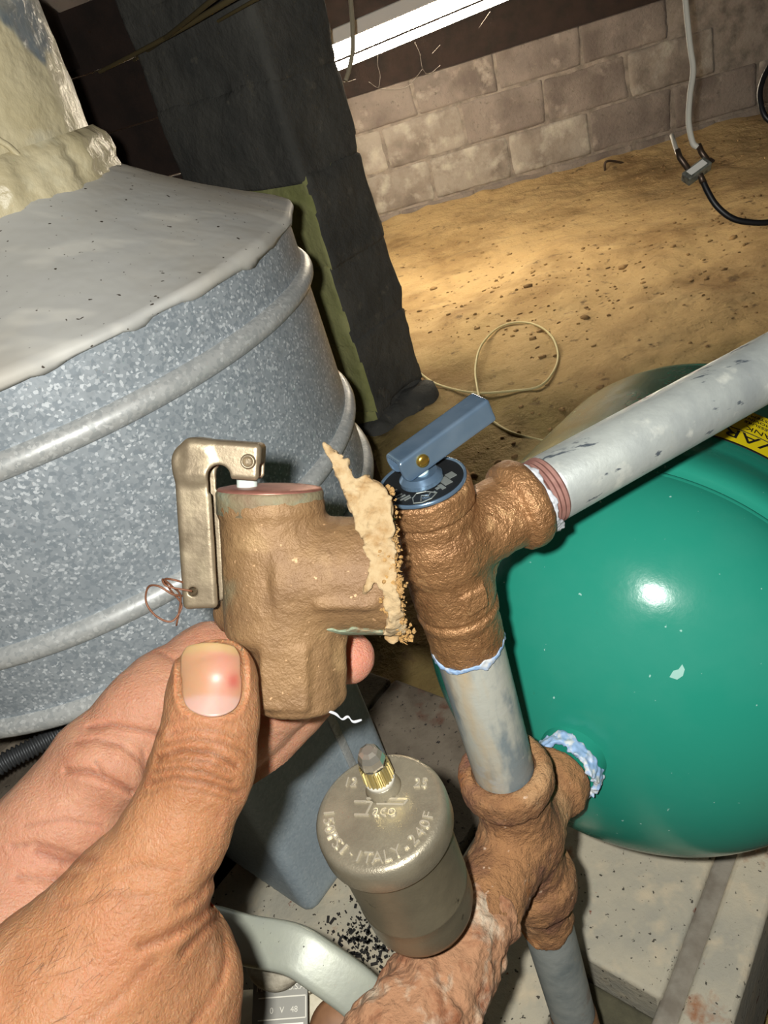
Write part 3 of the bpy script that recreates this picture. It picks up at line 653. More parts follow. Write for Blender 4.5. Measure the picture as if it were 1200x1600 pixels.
LP = onax(-.1128); LT = math.radians(10)
LD = OD*math.cos(LT)+UP*math.sin(LT); LU = -OD*math.sin(LT)+UP*math.cos(LT)
def fn(P):
    q = P-LP; x = q@LD; y = q@OP; z = q@LU
    Q = np.stack([x, y, z], -1)
    d = s_box(Q, (.0104, 0, -.0002), (.0184, .0048, .0043), .0011)
    inner = s_box(Q, (.0098, 0, -.0022), (.0201, .0038, .0053), .0008)
    d = smax(d, -inner, .0004)
    # round the pivot end of the side plates
    cut = np.where(x < -.002, np.hypot(x+.002, z-.0002)-.0062, -1)
    return smax(d, cut, .0006)
V, Fq = nets(fn, LP-.022, LP+np.array([.045, .03, .022]), .00045, 1)
lev = mk('lever', V, Fq, m_zinc, nv)
mk('pivot_pin', *lathe(LP-OP*.0062, OP, [(0, .0010), (.0003, .0019), (.0008, .0022), (.0116, .0022), (.0122, .0016)], 24), m_goldpin, nv)

# ------------------------------------------------------------------ discharge pipe
dis = thing('discharge_pipe', 'straight grey galvanized discharge pipe running from the brass valve over the tank', 'pipe', onax(OZ-.013)+OD*.1)
O0 = onax(OZ)
mk('pipe_wall', *lathe(O0, OD, [(.0465, .0120), (.0475, .0127), (.2, .0127), (.34, .0127)], 64), m_pipe, dis, flat_angle=40)
pt = [(.030, .0112)]
x = .030
while x < .047: pt += [(x+.0006, .0123+.0005*(x-.03)/.0155), (x+.0016, .0115+.0006*(x-.03)/.0155)]; x += .0019
mk('pipe_thread', *lathe(O0, OD, pt, 64), m_thread, dis, flat_angle=15)
def fn(P):
    q = P-O0; x = q@OD; r = np.sqrt(np.maximum((q*q).sum(-1)-x*x, 0)); a = np.arctan2(q@UP, -(q@OP))     # a=0 faces the camera, negative below
    w = .0012+.0034*np.exp(-((a+.85)/.4)**2); rr = .0124+.0022*np.exp(-((a+1.1)/.35)**2)
    return np.maximum(np.abs(r-rr)-.0007, np.abs(x-.0395-.0008*np.sin(a*6))-w)*.8+.0003*vn(P, 800, 4)
V, Fq = nets(fn, O0+OD*.039-.02, O0+OD*.039+.02, .0005, 0); mk('thread_tape', V, Fq, m_teflon, dis)

# ------------------------------------------------------------------ nickel air vent
VT = -.2100; VR = .0230; VC = atz(593, 1263, VT)*np.array([1, 1, 0])
av = thing('air_vent', 'nickel plated automatic air vent with raised lettering and knurled cap', 'air vent', VC+UP*(VT-.082))
mk('vent_body', *lathe(VC, UP, [(VT-.098, .008), (VT-.064, .008), (VT-.0625, .0170), (VT-.0605, .0192), (VT-.057, .0202), (VT-.050, .0204), (VT-.0445, .0204), (VT-.044, .0206), (VT-.0435, .0204), (VT-.010, .0206)], 80), m_nickel2, av, flat_angle=50)
mk('vent_cap', *lathe(VC, UP, [(VT-.0112, .0203), (VT-.0116, .0224), (VT-.0102, VR+.0001), (VT-.004, VR), (VT-.0018, VR-.0003), (VT-.0007, VR-.0011), (VT-.0001, VR-.0022), (VT, VR-.0034), (VT, .004)], 96), m_nickel, av)
ctr = VC+UP*VT
down = atz(590, 1338, VT)-atz(604, 1272, VT); down /= np.linalg.norm(down); side = np.cross(down, UP)   # reading direction
side = side if side@vR > 0 else -side
tl = []
def put(txt, size, p, rd, upv):
    V, Fc = text_mesh(txt, size, .0006, .00016, -.00012)
    tl.append((ctr+p+V[:, :1]*rd+V[:, 1:2]*upv+UP*(V[:, 2:3]+.00015), Fc))
arc = '150PSI·ITALY-240F'
for i, ch in enumerate(arc):
    a = math.radians(-82+164*i/(len(arc)-1)); q = side*math.sin(a)+down*math.cos(a)
    put(ch, .0054, q*.0194, side*math.cos(a)-down*math.sin(a), -q)
put('12', .0050, -down*.0080-side*.0125, side, -down); put('25', .0050, -down*.0080+side*.0130, side, -down)
put('aco', .0060, down*.0030+side*.0022, side, -down)
# stylised T of the maker's mark: long bar with a stepped stem
for s, t, ls, lt in [(.0020, -.0033, .0072, .00035), (-.0072, -.0021, .0022, .00035), (-.0056, .0028, .0026, .00035)]:
    tl.append(box(ctr+side*s+down*t+UP*.0003, (side, down, UP), (ls, lt, .0004)))
for a, b in [((-.0050, -.0021), (-.0030, -.0021)), ((-.0030, -.0021), (-.0042, .0028)), ((.0092, -.0033), (.0082, -.0015)), ((.0082, -.0015), (-.0012, -.0015))]:
    tl.append(tube([ctr+side*a[0]+down*a[1]+UP*.0003, ctr+side*b[0]+down*b[1]+UP*.0003], .0004, 6, 0))
mk('raised_lettering', *join(*tl), m_letter, av, smooth=False)
KB = atz(599, 1230, VT); kd = UP
mk('stem_boss', *lathe(KB, kd, [(-.001, .0070), (.0008, .0058), (.0030, .0054), (.0042, .0050)], 40), m_nickel, av)
mk('seal_ring', *lathe(KB, kd, [(.004, .0050), (.0045, .0053), (.0054, .0053), (.0058, .0050)], 40), m_coax, av)
n = 48; V = []; Fc = []
for z, rb, am in [(.0060, .0048, 0), (.0064, .0052, .00028), (.0128, .0049, .00028), (.0134, .0046, 0)]:
    for j in range(n*2):
        a = math.pi*j/n; r = rb+(am if j % 4 < 2 else -am); V.append(KB+np.array([math.cos(a)*r, math.sin(a)*r, z]))
m2 = n*2
for i in range(3):
    for j in range(m2): Fc.append((i*m2+j, i*m2+(j+1) % m2, (i+1)*m2+(j+1) % m2, (i+1)*m2+j))
kb = mk('knurled_cap', V, Fc, m_knob, av, smooth=False)
V, Fc = lathe(KB, kd, [(.0134, .0046), (.0146, .0047), (.0170, .0043), (.0192, .0034), (.0200, .0020)], 8)
mk('cap_tip', V, Fc, m_chromec, kb, smooth=False)

# ------------------------------------------------------------------ the removed old valve, held in the hand
OVD = .215; SPX = FPX/OVD
tilt = math.radians(7)
oz = vU*math.cos(tilt)-vF*math.sin(tilt); oy = vF*math.cos(tilt)+vU*math.sin(tilt); ox = vR
oc = at(430, 930, OVD)
mo = Matrix.Identity(4)
for i in range(3): mo[i][0] = ox[i]; mo[i][1] = oy[i]; mo[i][2] = oz[i]; mo[i][3] = oc[i]+(CZ if i == 2 else 0)
def lp(x, y, d=0.): return np.array([(x-430)/SPX, d, (930-y)/SPX])
ov = thing('old_relief_valve', 'tarnished old bronze relief valve held up in the hand, paper shreds on its outlet', 'valve', None, matrix=mo)
def fn(P):
    d = s_cyl(P, lp(427, 770), lp(431, 1000), .0148, .004)
    d = smin(d, s_cyl(P, lp(425, 776), lp(426, 800), .0150, .001), .002)
    out = s_cyl(P, lp(440, 896), lp(611, 896), .0166, .0016)
    d = smin(d, out, .0032)
    d = smin(d, s_cyl(P, lp(462, 930), lp(462, 1106), .0138, .002), .004)
    d = smin(d, s_ell(P, lp(352, 965, .006), (.005, .006, .006)), .004)
    d = smin(d, s_box(P, lp(452, 1040, -.0118), (.0066, .0028, .0090), .0012), .0022)
    d = smin(d, s_box(P, lp(545, 924, -.0150), (.0080, .0016, .0009), .0007), .0025)
    d = smin(d, s_cap(P, lp(528, 1000, -.003), lp(530, 1085, -.002), .0022, .0018), .003)
    bore = s_cyl(P, lp(560, 896), lp(640, 896), .0135, .0005)
    d = smax(d, -bore, .001)
    d = smax(d, -s_cyl(P, lp(462, 1085), lp(462, 1130), .0112, .0005), .001)
    return d+.00015*fbm(P, 420, 3, 2)
V, Fq = nets(fn, lp(310, 1130, -.022)-.001, lp(640, 755, .022)+.001, .0007, 1)
mk('valve_body', V, Fq, m_oldbrass, ov)
mk('patina_band', *lathe(lp(425, 800), (0, 0, 1), [(0, .0146), (.0002, .0152), (.0058, .0153), (.0068, .0148), (.0068, .0135)], 64, False), m_patina, ov)
mk('copper_cap', *lathe(lp(425, 768), (0, 0, 1), [(0, .0147), (.0007, .0149), (.0012, .0146), (.0016, .0125), (.0020, .002)], 64), m_copper, ov)
mk('plastic_stem', *lathe(lp(393, 768, -.003), (0, 0, 1), [(0, .0029), (.0042, .0029), (.0046, .0025)], 20), m_white, ov, flat_angle=40)
LY = -.0065                     # the lever stands a little towards the camera
def fn(P):
    y = P[:, 1]-LY
    Q = P.copy(); Q[:, 1] = y
    # slanted upright arm, round shoulder, short top arm
    a0, a1 = lp(322, 735), lp(328, 932)
    up = s_box(P, (0, 0, 0), (1, 1, 1))
    dx = unit(a1-a0); sx = np.array([dx[2], 0, -dx[0]]); c = (a0+a1)/2; c[1] = LY
    L = np.linalg.norm(a1-a0)/2+.001
    up = s_box(P, c, (.0050, .0052, L), .0016, (sx, np.array([0, 1., 0]), dx))
    tc = lp(366, 716); tc[1] = LY
    tx = unit(lp(420, 722)-lp(310, 714)); tz = np.array([-tx[2], 0, tx[0]])
    tp_ = s_box(P, tc, (.0103, .0052, .0052), .0016, (tx, np.array([0, 1., 0]), tz))
    sh = s_cyl(P, lp(323, 720, LY-.0052), lp(323, 720, LY+.0052), .0060, .0016)
    d = smin(smin(up, tp_, .003), sh, .002)
    # hollow of the pressed channel, open towards the body
    d = smax(d, -s_box(P, lp(345, 850, LY), (.0055, .0040, .0200), .0006), .0006)
    d = smax(d, -s_box(P, lp(390, 752, LY), (.0130, .0040, .0055), .0006), .0006)
    d = smax(d, -s_cyl(P, lp(361, 739, LY-.01), lp(361, 739, LY+.01), .0030, .0002), .0006)
    d = smax(d, -s_box(P, lp(361, 752, LY), (.0030, .01, .0022), .0004), .0004)
    d = smax(d, -s_cyl(P, lp(318, 910, LY-.01), lp(318, 910, LY+.01), .0013, .0001), .0003)
    return d
V, Fq = nets(fn, lp(285, 950, LY-.008), lp(432, 680, LY+.008), .00042, 1)
olev = mk('lever', V, Fq, m_lever, ov)
mk('rivet', *lathe(lp(404, 718, LY-.0058), (0, 1, 0), [(.0006, .0008), (.0002, .0011), (-.0004, .0014), (-.0004, .0018), (.0006, .0021), (.0112, .0021), (.0118, .0012)], 24), m_lever, ov)
# shredded paper and fibre left round the outlet
poly = np.array([(513, 692), (530, 702), (547, 715), (555, 742), (573, 738), (600, 756), (612, 775), (614, 830), (620, 900), (632, 960), (630, 985), (612, 998), (598, 988), (606, 945), (600, 905), (588, 884), (572, 905), (577, 860), (562, 815), (545, 770), (527, 728)], float)
pl = np.array([lp(x, y) for x, y in poly])[:, [0, 2]]
def s_poly(X):
    d = np.full(len(X), 1e9); s = np.ones(len(X)); n = len(pl)
    for i in range(n):
        a, b = pl[i], pl[i-1]; e = b-a; w = X-a
        q = w-e*np.clip((w@e)/(e@e), 0, 1)[:, None]; d = np.minimum(d, (q*q).sum(1))
        c1 = X[:, 1] >= a[1]; c2 = X[:, 1] < b[1]; c3 = e[0]*w[:, 1] > e[1]*w[:, 0]
        f = (c1 & c2 & c3) | (~c1 & ~c2 & ~c3); s = np.where(f, -s, s)
    return s*np.sqrt(d)
def fn(P):
    zc = lp(0, 896)[2]; w = P[:, 2]-zc
    ys = -np.sqrt(np.maximum(.0172**2-np.clip(w, -.0165, .0120)**2, 1e-8))-.0006+.05*np.clip(w-.012, 0, 1)
    d2 = s_poly(P[:, [0, 2]])
    return np.maximum(d2+.0007*vn(P, 500, 3), np.abs(P[:, 1]-ys-.0012*vn(P*np.array([2.2, 1, .6]), 130, 9))-.0010-.0006*vn(P, 330, 7))*.7+.0004*vn(P, 900, 5)
V, Fq = nets(fn, lp(505, 1003, -.022), lp(640, 685, .004), .0005, 0)
mk('paper_shred', V, Fq, m_paper, ov)
cr = []
for i in range(1100):
    t = rnd.random(); y = 760+t*235; x = 600+24*t+rnd.gauss(0, 7)+rnd.choice([0, -8*t])+(4 if t > .8 else 0); w = (896-y)/SPX
    yy = -math.sqrt(max(.0172**2-min(w*w, .0165**2), 0))-.001+abs(rnd.gauss(0, .003))
    r = rnd.uniform(.0002, .0008)
    cr.append((lp(x, y, yy)+iv*r*(1+.4*nrg.uniform(-1, 1, (len(iv), 1))), iff))
for i in range(120):
    t = rnd.random(); y = 765+t*230; x = 606+20*t; w = (896-y)/SPX; yy = -math.sqrt(max(.0172**2-min(w*w, .0165**2), 0))-.001
    p0 = lp(x, y, yy); cr.append(tube([p0, p0+np.array([rnd.uniform(0, .0022), rnd.uniform(-.001, .001), rnd.uniform(-.0012, .0012)])], .00010, 4, 0))
tag(mk('fibre_crumbs', *join(*cr), m_fluff, ov, smooth=False), kind='stuff')
V, Fq = nets(lambda P: np.maximum(np.abs(np.hypot(P[:, 1], P[:, 2]-lp(0, 896)[2])-.0168)-.0007, np.maximum(np.abs(P[:, 0]-.025)-.011-.003*vn(P, 260, 4), P[:, 2]-lp(0, 968+0)[2]+.0012*vn(P, 300, 8)))*.8, lp(500, 1000, -.02), lp(625, 940, .02), .0005, 0)
mk('verdigris_streak', V, Fq, m_verd, ov)
# loops of rusty tag wire through the lever's hole
wq = [(318, 910, LY), (296, 892, LY-.006), (275, 893, LY-.004), (278, 915, LY), (290, 940, LY+.002), (278, 962, LY), (255, 955, LY), (238, 935, LY+.001), (243, 910, LY), (262, 905, LY-.002), (285, 920, LY-.001), (304, 925, LY+.004), (318, 912, LY+.006)]
mk('tag_wire', *tube([lp(*q) for q in wq], .00032, 6, 8), m_rustwire, ov)
mk('tag_wire', *tube([lp(*q) for q in [(318, 908, LY-.006), (285, 898, LY-.008), (276, 890, LY-.006), (285, 905, LY-.003), (292, 925, LY), (281, 972, LY+.002)]], .00030, 6, 8), m_rustwire, ov)
# a shred of white thread tape hanging from the inlet
tq = [lp(*q) for q in [(508, 1100, -.008), (525, 1103, -.009), (536, 1112, -.009), (545, 1108, -.009), (553, 1116, -.009), (566, 1113, -.009)]]
mk('tape_shred', *tube(tq, .0006, 6, 6, rad=lambda t: .00015+.0003*abs(math.sin(t*9))), m_teflon, ov)

# ------------------------------------------------------------------ the hand
def hp(x, y, d): return at(x, y, d)
def hr(px, d): return px*d/FPX
def chain(P, pts, k):
    d = None
    for (x0, y0, d0, r0), (x1, y1, d1, r1) in zip(pts[:-1], pts[1:]):
        c = s_cap(P, hp(x0, y0, d0), hp(x1, y1, d1), hr(r0, d0), hr(r1, d1))
        d = c if d is None else smin(d, c, k)
    return d
THUMB = [(340, 1062, .1900, 61), (330, 1130, .1875, 69), (316, 1200, .1850, 77), (274, 1300, .1820, 79), (205, 1420, .1790, 108), (120, 1560, .1740, 150)]
THENAR = [(215, 1440, .186, 108), (250, 1545, .190, 120), (225, 1680, .186, 150)]
WRIST = [(100, 1600, .178, 170), (70, 1760, .172, 235), (40, 1950, .172, 235)]
INDEX = [(20, 1450, .218, 120), (58, 1345, .222, 104), (160, 1200, .228, 82), (258, 1082, .238, 64), (325, 1032, .247, 56), (430, 1028, .254, 52), (545, 1027, .250, 41)]
MIDDLE = [(90, 1430, .235, 100), (200, 1300, .246, 74), (320, 1195, .254, 62), (400, 1125, .254, 54), (470, 1076, .246, 46)]
RING = [(130, 1450, .246, 90), (270, 1300, .258, 66), (400, 1160, .264, 56), (494, 1072, .258, 47)]
PINKY = [(180, 1490, .252, 80), (300, 1380, .266, 58), (352, 1310, .270, 50)]
PALM = [(30, 1480, .212, 140), (150, 1500, .225, 130), (220, 1560, .215, 130)]
def polydist(x, y, pts):
    d = np.full(x.shape, 1e9)
    for (x0, y0), (x1, y1) in zip(pts[:-1], pts[1:]):
        ex, ey = x1-x0, y1-y0; t = np.clip(((x-x0)*ex+(y-y0)*ey)/(ex*ex+ey*ey), 0, 1)
        d = np.minimum(d, np.hypot(x-x0-t*ex, y-y0-t*ey))
    return d
# creases: polyline, half width px, depth m
CREASE = [  # knuckle of the thumb
    ([(262, 1148), (300, 1138), (345, 1143), (372, 1152)], 5, .00035), ([(252, 1165), (300, 1154), (350, 1160), (385, 1176)], 5, .00045),
    ([(248, 1184), (285, 1172), (330, 1176), (368, 1196)], 6, .0009), ([(246, 1192), (290, 1186), (325, 1190), (360, 1206)], 4, .0004),
    ([(240, 1206), (275, 1200), (320, 1206), (362, 1222)], 5, .0006), ([(236, 1222), (275, 1214), (320, 1222), (372, 1238)], 6, .0007),
    ([(226, 1240), (270, 1228), (320, 1238), (360, 1250)], 5, .0003),
    ([(262, 1128), (300, 1120), (340, 1124), (365, 1132)], 4, .00022),
    # side fold where thumb meets the back of the hand
    ([(335, 1408), (310, 1435), (262, 1462), (220, 1478)], 9, .0012), ([(342, 1432), (318, 1452), (285, 1490)], 7, .0008), ([(350, 1462), (352, 1490), (347, 1530)], 6, .0006),
    ([(330, 1370), (312, 1400), (280, 1415)], 8, .0006), ([(356, 1500), (330, 1560), (300, 1600)], 8, .0005), ([(240, 1500), (180, 1560), (130, 1600)], 9, .0004),
    ([(150, 1375), (215, 1352), (275, 1358)], 7, .0003), ([(95, 1420), (160, 1398), (230, 1400)], 7, .0003)]
CREASE_F = [  # palmar side of the index finger
    ([(140, 1136), (175, 1132), (215, 1140), (250, 1148)], 5, .0011), ([(120, 1160), (150, 1156), (190, 1166), (222, 1190), (230, 1225)], 5, .0006),
    ([(105, 1205), (140, 1206), (175, 1220), (205, 1237)], 6, .0014), ([(150, 1190), (160, 1208), (165, 1216)], 4, .0006),
    ([(60, 1330), (100, 1345), (150, 1342)], 9, .0010), ([(20, 1322), (55, 1318), (100, 1330), (140, 1352)], 6, .0006), ([(40, 1290), (100, 1280), (160, 1290)], 5, .0004),
    ([(230, 1010), (255, 1022), (275, 1034)], 4, .0006), ([(30, 1370), (80, 1375), (120, 1368)], 7, .0006), ([(222, 1175), (232, 1200), (234, 1222)], 4, .0006)]
def smooth01(x): x = np.clip(x, 0, 1); return x*x*(3-2*x)
def hand_sdf(P, fine=True):
    th = chain(P, THUMB, .004)
    th = smin(th, s_ell(P, hp(330, 1085, .1905), (hr(66, .19), hr(74, .19), hr(52, .19)), (vR, vU, vF)), .004)
    th = smin(th, chain(P, THENAR, .006), .010)
    th = smin(th, chain(P, WRIST, .006), .012)
    fi = chain(P, INDEX, .0035)
    fi = smin(fi, s_ell(P, hp(160, 1205, .2185), (hr(58, .22), hr(46, .22), hr(40, .22)), (vR, vU, vF)), .006)       # pads of flesh between the creases
    fi = smin(fi, s_ell(P, hp(225, 1105, .2300), (hr(62, .23), hr(50, .23), hr(46, .23)), (vR, vU, vF)), .006)
    fi = smin(fi, s_ell(P, hp(75, 1300, .2150), (hr(80, .215), hr(60, .215), hr(50, .215)), (vR, vU, vF)), .008)
    mi = chain(P, MIDDLE, .0035); ri = chain(P, RING, .0035); pi_ = chain(P, PINKY, .0035)
    fi = smin(smin(smin(fi, mi, .0012), ri, .0012), pi_, .0015)
    fi = smin(fi, chain(P, PALM, .008), .008)
    x, y, dep = proj(P)
    kk = .0010+.010*smooth01(((y-1400)+.55*(x-60))/260-0.12)
    d = smin(th, fi, kk)
    # the valve squeezed between thumb and fingers leaves no flesh inside it
    if fine:
        ft = th < fi-.0002
        for pts, w, a in CREASE: d = d+np.where(ft, a*np.exp(-(polydist(x, y, pts)/w)**2)*(dep < .2), 0)
        for pts, w, a in CREASE_F: d = d+np.where(~ft, a*np.exp(-(polydist(x, y, pts)/w)**2)*(dep < .236), 0)
        # seat of the nail
        e = np.abs(np.maximum(np.abs(x-(331-.06*(y-1060)))/50, np.maximum((1008-y)/20, (y-1060)/54)))
        rx = (x-(331+.0*(y-1060)))/51; ry = (y-1058)/56; q = (np.abs(rx)**3.2+np.abs(ry)**3.2)**(1/3.2)
        d = d+np.where(ft & (dep < .19), .0007*np.exp(-((q-1.0)/.07)**2)+.0003*smooth01((1-q)*8)-.0004*np.exp(-((q-1.16)/.09)**2), 0)
        d = d-np.where(ft, .00028*vn(P, 130, 3)+.00016*vn(P, 420, 5), .00024*vn(P, 150, 4)+.00012*vn(P, 380, 6))
    return d
V, Fq = nets(hand_sdf, np.minimum(hp(-160, 1700, .17), hp(60, 950, .26))-np.array([.03, .02, .03]), hp(600, 980, .27)+np.array([.03, .05, .06]), .00075, 1)
X, Y, D = proj(V); tf = chain(V, THUMB, .004); ff = np.minimum(chain(V, INDEX, .004), np.minimum(chain(V, MIDDLE, .004), chain(V, RING, .004)))
w = smooth01((ff-tf)/.004+.5)[:, None]
dorsal = np.array(S(178, 129, 93)[:3]); palmar = np.array(S(182, 135, 109)[:3]); knuck = np.array(S(146, 98, 62)[:3])
tipc = np.array(S(204, 142, 120)[:3])
colr = palmar*(1-w)+dorsal*w
kf = (np.exp(-((Y-1200)/55)**2)*np.exp(-((X-310)/90)**2))[:, None]*w*.7; colr = colr*(1-kf)+knuck*kf
kt = (smooth01((X-470)/80)*smooth01((1130-Y)/40))[:, None]*(1-w); colr = colr*(1-kt)+tipc*kt
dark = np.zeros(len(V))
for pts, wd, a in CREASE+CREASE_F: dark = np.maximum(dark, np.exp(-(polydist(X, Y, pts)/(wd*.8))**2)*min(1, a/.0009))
colr = colr*(1-.38*dark[:, None]*np.array([.7, 1, 1]))  # crease shade painted into the skin colour
hand = mk('hand', V, Fq, m_skin, None, cols=colr)
tag(hand, 'bare left hand with thumb in front, gripping the tarnished old valve', 'hand')
# thumb nail
def trace(x, y):
    x = np.atleast_1d(np.asarray(x, float)); y = np.atleast_1d(np.asarray(y, float))
    r = vF+vR*((x-600)/FPX)[:, None]+vU*((800-y)/FPX)[:, None]; t = np.full(len(x), .15); u = np.linalg.norm(r, axis=1)
    for _ in range(50): t = t+np.maximum(hand_sdf(r*t[:, None], False), -.001)/u*.9
    return t
NV = []; NC = []; nu, nvv = 25, 29; lift = []
for j in range(nvv):
    for i in range(nu):
        a = (i/(nu-1)*2-1); b = (j/(nvv-1)*2-1)
        hw = 48*(1-max(0, abs(b)-.55)**2*1.1)
        if b > 0: hw = 48*math.sqrt(max(0, 1-(abs(b)**3.6)*.55))
        x = 331+a*hw+(-2 if b < 0 else 0); y = 1060+b*51+(9*(1-a*a) if b > .0 else 0)*max(0, b)-(6*(1-a*a) if b < 0 else 0)*max(0, -b)
        NV.append((x, y, .0006*(1-.6*abs(a)**4)+.0004))
        base = np.array(S(186, 144, 112)[:3]); pink = np.array(S(196, 142, 122)[:3]); lun = np.array(S(196, 160, 148)[:3]); fre = np.array(S(184, 154, 112)[:3]); red = np.array(S(182, 84, 76)[:3])
        c = base+(pink-base)*math.exp(-((x-350)/26)**2)
        f = 1/(1+math.exp(-(y-1086-6*a*a)/1.6)); c = c*(1-f)+lun*f
        f = 1/(1+math.exp((y-1018-7*a*a)/1.6)); c = c*(1-f)+fre*f
        f = .8*math.exp(-((x-365)/9)**2-((y-1064)/12)**2); c = c*(1-f)+red*f
        NC.append(c)
NV = np.array(NV); NT = trace(NV[:, 0], NV[:, 1]); tm = trace(NV[:, 0], NV[:, 0]*0+1066); e0, e1 = trace([331, 331], [1024, 1106])
NT = np.minimum(tm+(e1-e0)*(NV[:, 1]-1066)/82+.0003, NT)-NV[:, 2]*.8; NV = np.array([ray(x, y)*t for (x, y, _), t in zip(NV, NT)]); I = np.arange(nu*nvv).reshape(nvv, nu)
NF = np.stack([I[:-1, :-1], I[:-1, 1:], I[1:, 1:], I[1:, :-1]], -1).reshape(-1, 4)
nail = mk('thumbnail', NV, NF, m_nail, hand, cols=np.array(NC))
sol = nail.modifiers.new('t', 'SOLIDIFY'); sol.thickness = .0007; sol.offset = -1
sb = nail.modifiers.new('s', 'SUBSURF'); sb.levels = 1; sb.render_levels = 1
# sparse hair on the back of the hand
hs = []; hq = []
for i in range(230):
    x = rnd.uniform(-20, 290); y = rnd.uniform(1380, 1620)
    if (y-1385) < -.75*(x-150) or vn(np.array([[x, y, 0]]), .012, 3)[0] < -.25: continue
    L = rnd.uniform(22, 46); a = rnd.gauss(2.35, .28); b = rnd.uniform(-.5, .5)
    px = [(x, y)]
    for k in range(4): a += b/4; x += math.cos(a)*L/4; y += math.sin(a)*L/4; px.append((x, y))
    hq.append(px)
hq = np.array(hq); ht = trace(hq[..., 0].ravel(), hq[..., 1].ravel()).reshape(hq.shape[:2])
for px, tt in zip(hq, ht): hs.append(tube([ray(x, y)*(t-.00012*k+.00015) for k, ((x, y), t) in enumerate(zip(px, tt))], .00003, 3, 2, rad=lambda t: .000038*(1-.7*t)))
tag(mk('hair', *join(*hs), m_hair, hand), kind='stuff')

# ------------------------------------------------------------------ pump with its grey handle, under the hand
pm = thing('gas_valve', 'cream gas valve with round knob and grey label below the hand', 'valve', at(500, 1640, .44)-UP*.02)
def pxf(x, y, d): return at(x, y, d)
pc = at(470, 1640, .425)
pxx, pyy, pzz = unit(vR*.92+vU*-.0+vF*.1), None, unit(vF*-.8+vU*.6)
pyy = np.cross(pzz, pxx); pxx = np.cross(pyy, pzz)
V, Fq = nets(lambda P: smin(s_box(P, pc, (.052, .030, .018), .006, (pxx, pyy, pzz)), s_cyl(P, pc+pxx*.045-pyy*.004, pc+pxx*.066-pyy*.016, .016, .004), .006), pc-.09, pc+.09, .0022, 1)
mk('valve_casting', V, Fq, m_cream, pm)
lc = at(438, 1578, .398)
mk('label_plate', *box(lc, (pxx, pyy, pzz), (.0150, .0150, .0012)), m_labelg, pm, smooth=False, bevel=.0005)
pr = []
def plab(txt, size, u, v):
    V, Fc = text_mesh(txt, size, .0001); pr.append((lc+pxx*(u+V[:, :1])+pyy*(v+V[:, 1:2])+pzz*(.0014+V[:, 2:3]), Fc))
plab('MADE IN U.S.A.', .0040, .0005, .0088)
plab('0   V   48', .0040, .0020, -.0015)
for (u, v, a, b) in [(.001, .0058, .0128, .0003), (.001, -.0042, .0128, .0003), (.0138, .0008, .0003, .005)]: pr.append(box(lc+pxx*u+pyy*v+pzz*.0014, (pxx, pyy, pzz), (a, b, .0001)))
mk('label_print', *join(*pr), m_print, pm, smooth=False)
st = mk('white_sticker', *box(lc+pxx*.002-pyy*.0105+pzz*.0014, (pxx, pyy, pzz), (.0105, .0042, .0002)), m_labelw, pm, smooth=False)
V, Fc = text_mesh('4505', .0060, .0001); mk('sticker_number', lc+pxx*(.003+V[:, :1])+pyy*(-.0126+V[:, 1:2])+pzz*(.0018+V[:, 2:3]), Fc, m_ink, st, smooth=False)
kc = at(430, 1492, .402)
mk('round_knob', *lathe(kc-pzz*.012, pzz, [(0, .0165), (.008, .0168), (.011, .0160), (.0125, .0130), (.012, .004)], 48), m_beige, pm)
kc2 = at(470, 1500, .415)
mk('knob_base', *lathe(kc2-pzz*.014, pzz, [(0, .0160), (.009, .0160), (.010, .0145)], 48), m_cream, pm, flat_angle=40)
mk('brown_boss', *lathe(at(530, 1610, .40)-pzz*.02, pzz, [(0, .017), (.014, .017), (.018, .014), (.019, .004)], 40), m_brown, pm)
hpts = catmull([at(330, 1452, .385), at(385, 1468, .372), at(455, 1482, .362), at(500, 1508, .358), at(560, 1552, .357), at(592, 1592, .360), at(625, 1660, .366)], 10)
T = np.gradient(hpts, axis=0); T /= np.linalg.norm(T, axis=1)[:, None]
V = []; nn = 16
for p, t in zip(hpts, T):
    nrm = unit(vF*-1+vU*.55); s_ = unit(np.cross(t, nrm)); n2 = np.cross(s_, t)
    for j in range(nn):
        a = 2*math.pi*(j+.5)/nn; ca, sa = math.cos(a), math.sin(a)
        V.append(p+s_*.0112*math.copysign(abs(ca)**.32, ca)+n2*.0070*math.copysign(abs(sa)**.32, sa))
m_ = len(hpts); Fc = [(i*nn+j, i*nn+(j+1) % nn, (i+1)*nn+(j+1) % nn, (i+1)*nn+j) for i in range(m_-1) for j in range(nn)]+[tuple(range(nn)), tuple((m_-1)*nn+j for j in range(nn))]
tag(mk('valve_handle', V, Fc, m_handle), 'bent grey metal handle crossing below the thumb', 'handle')

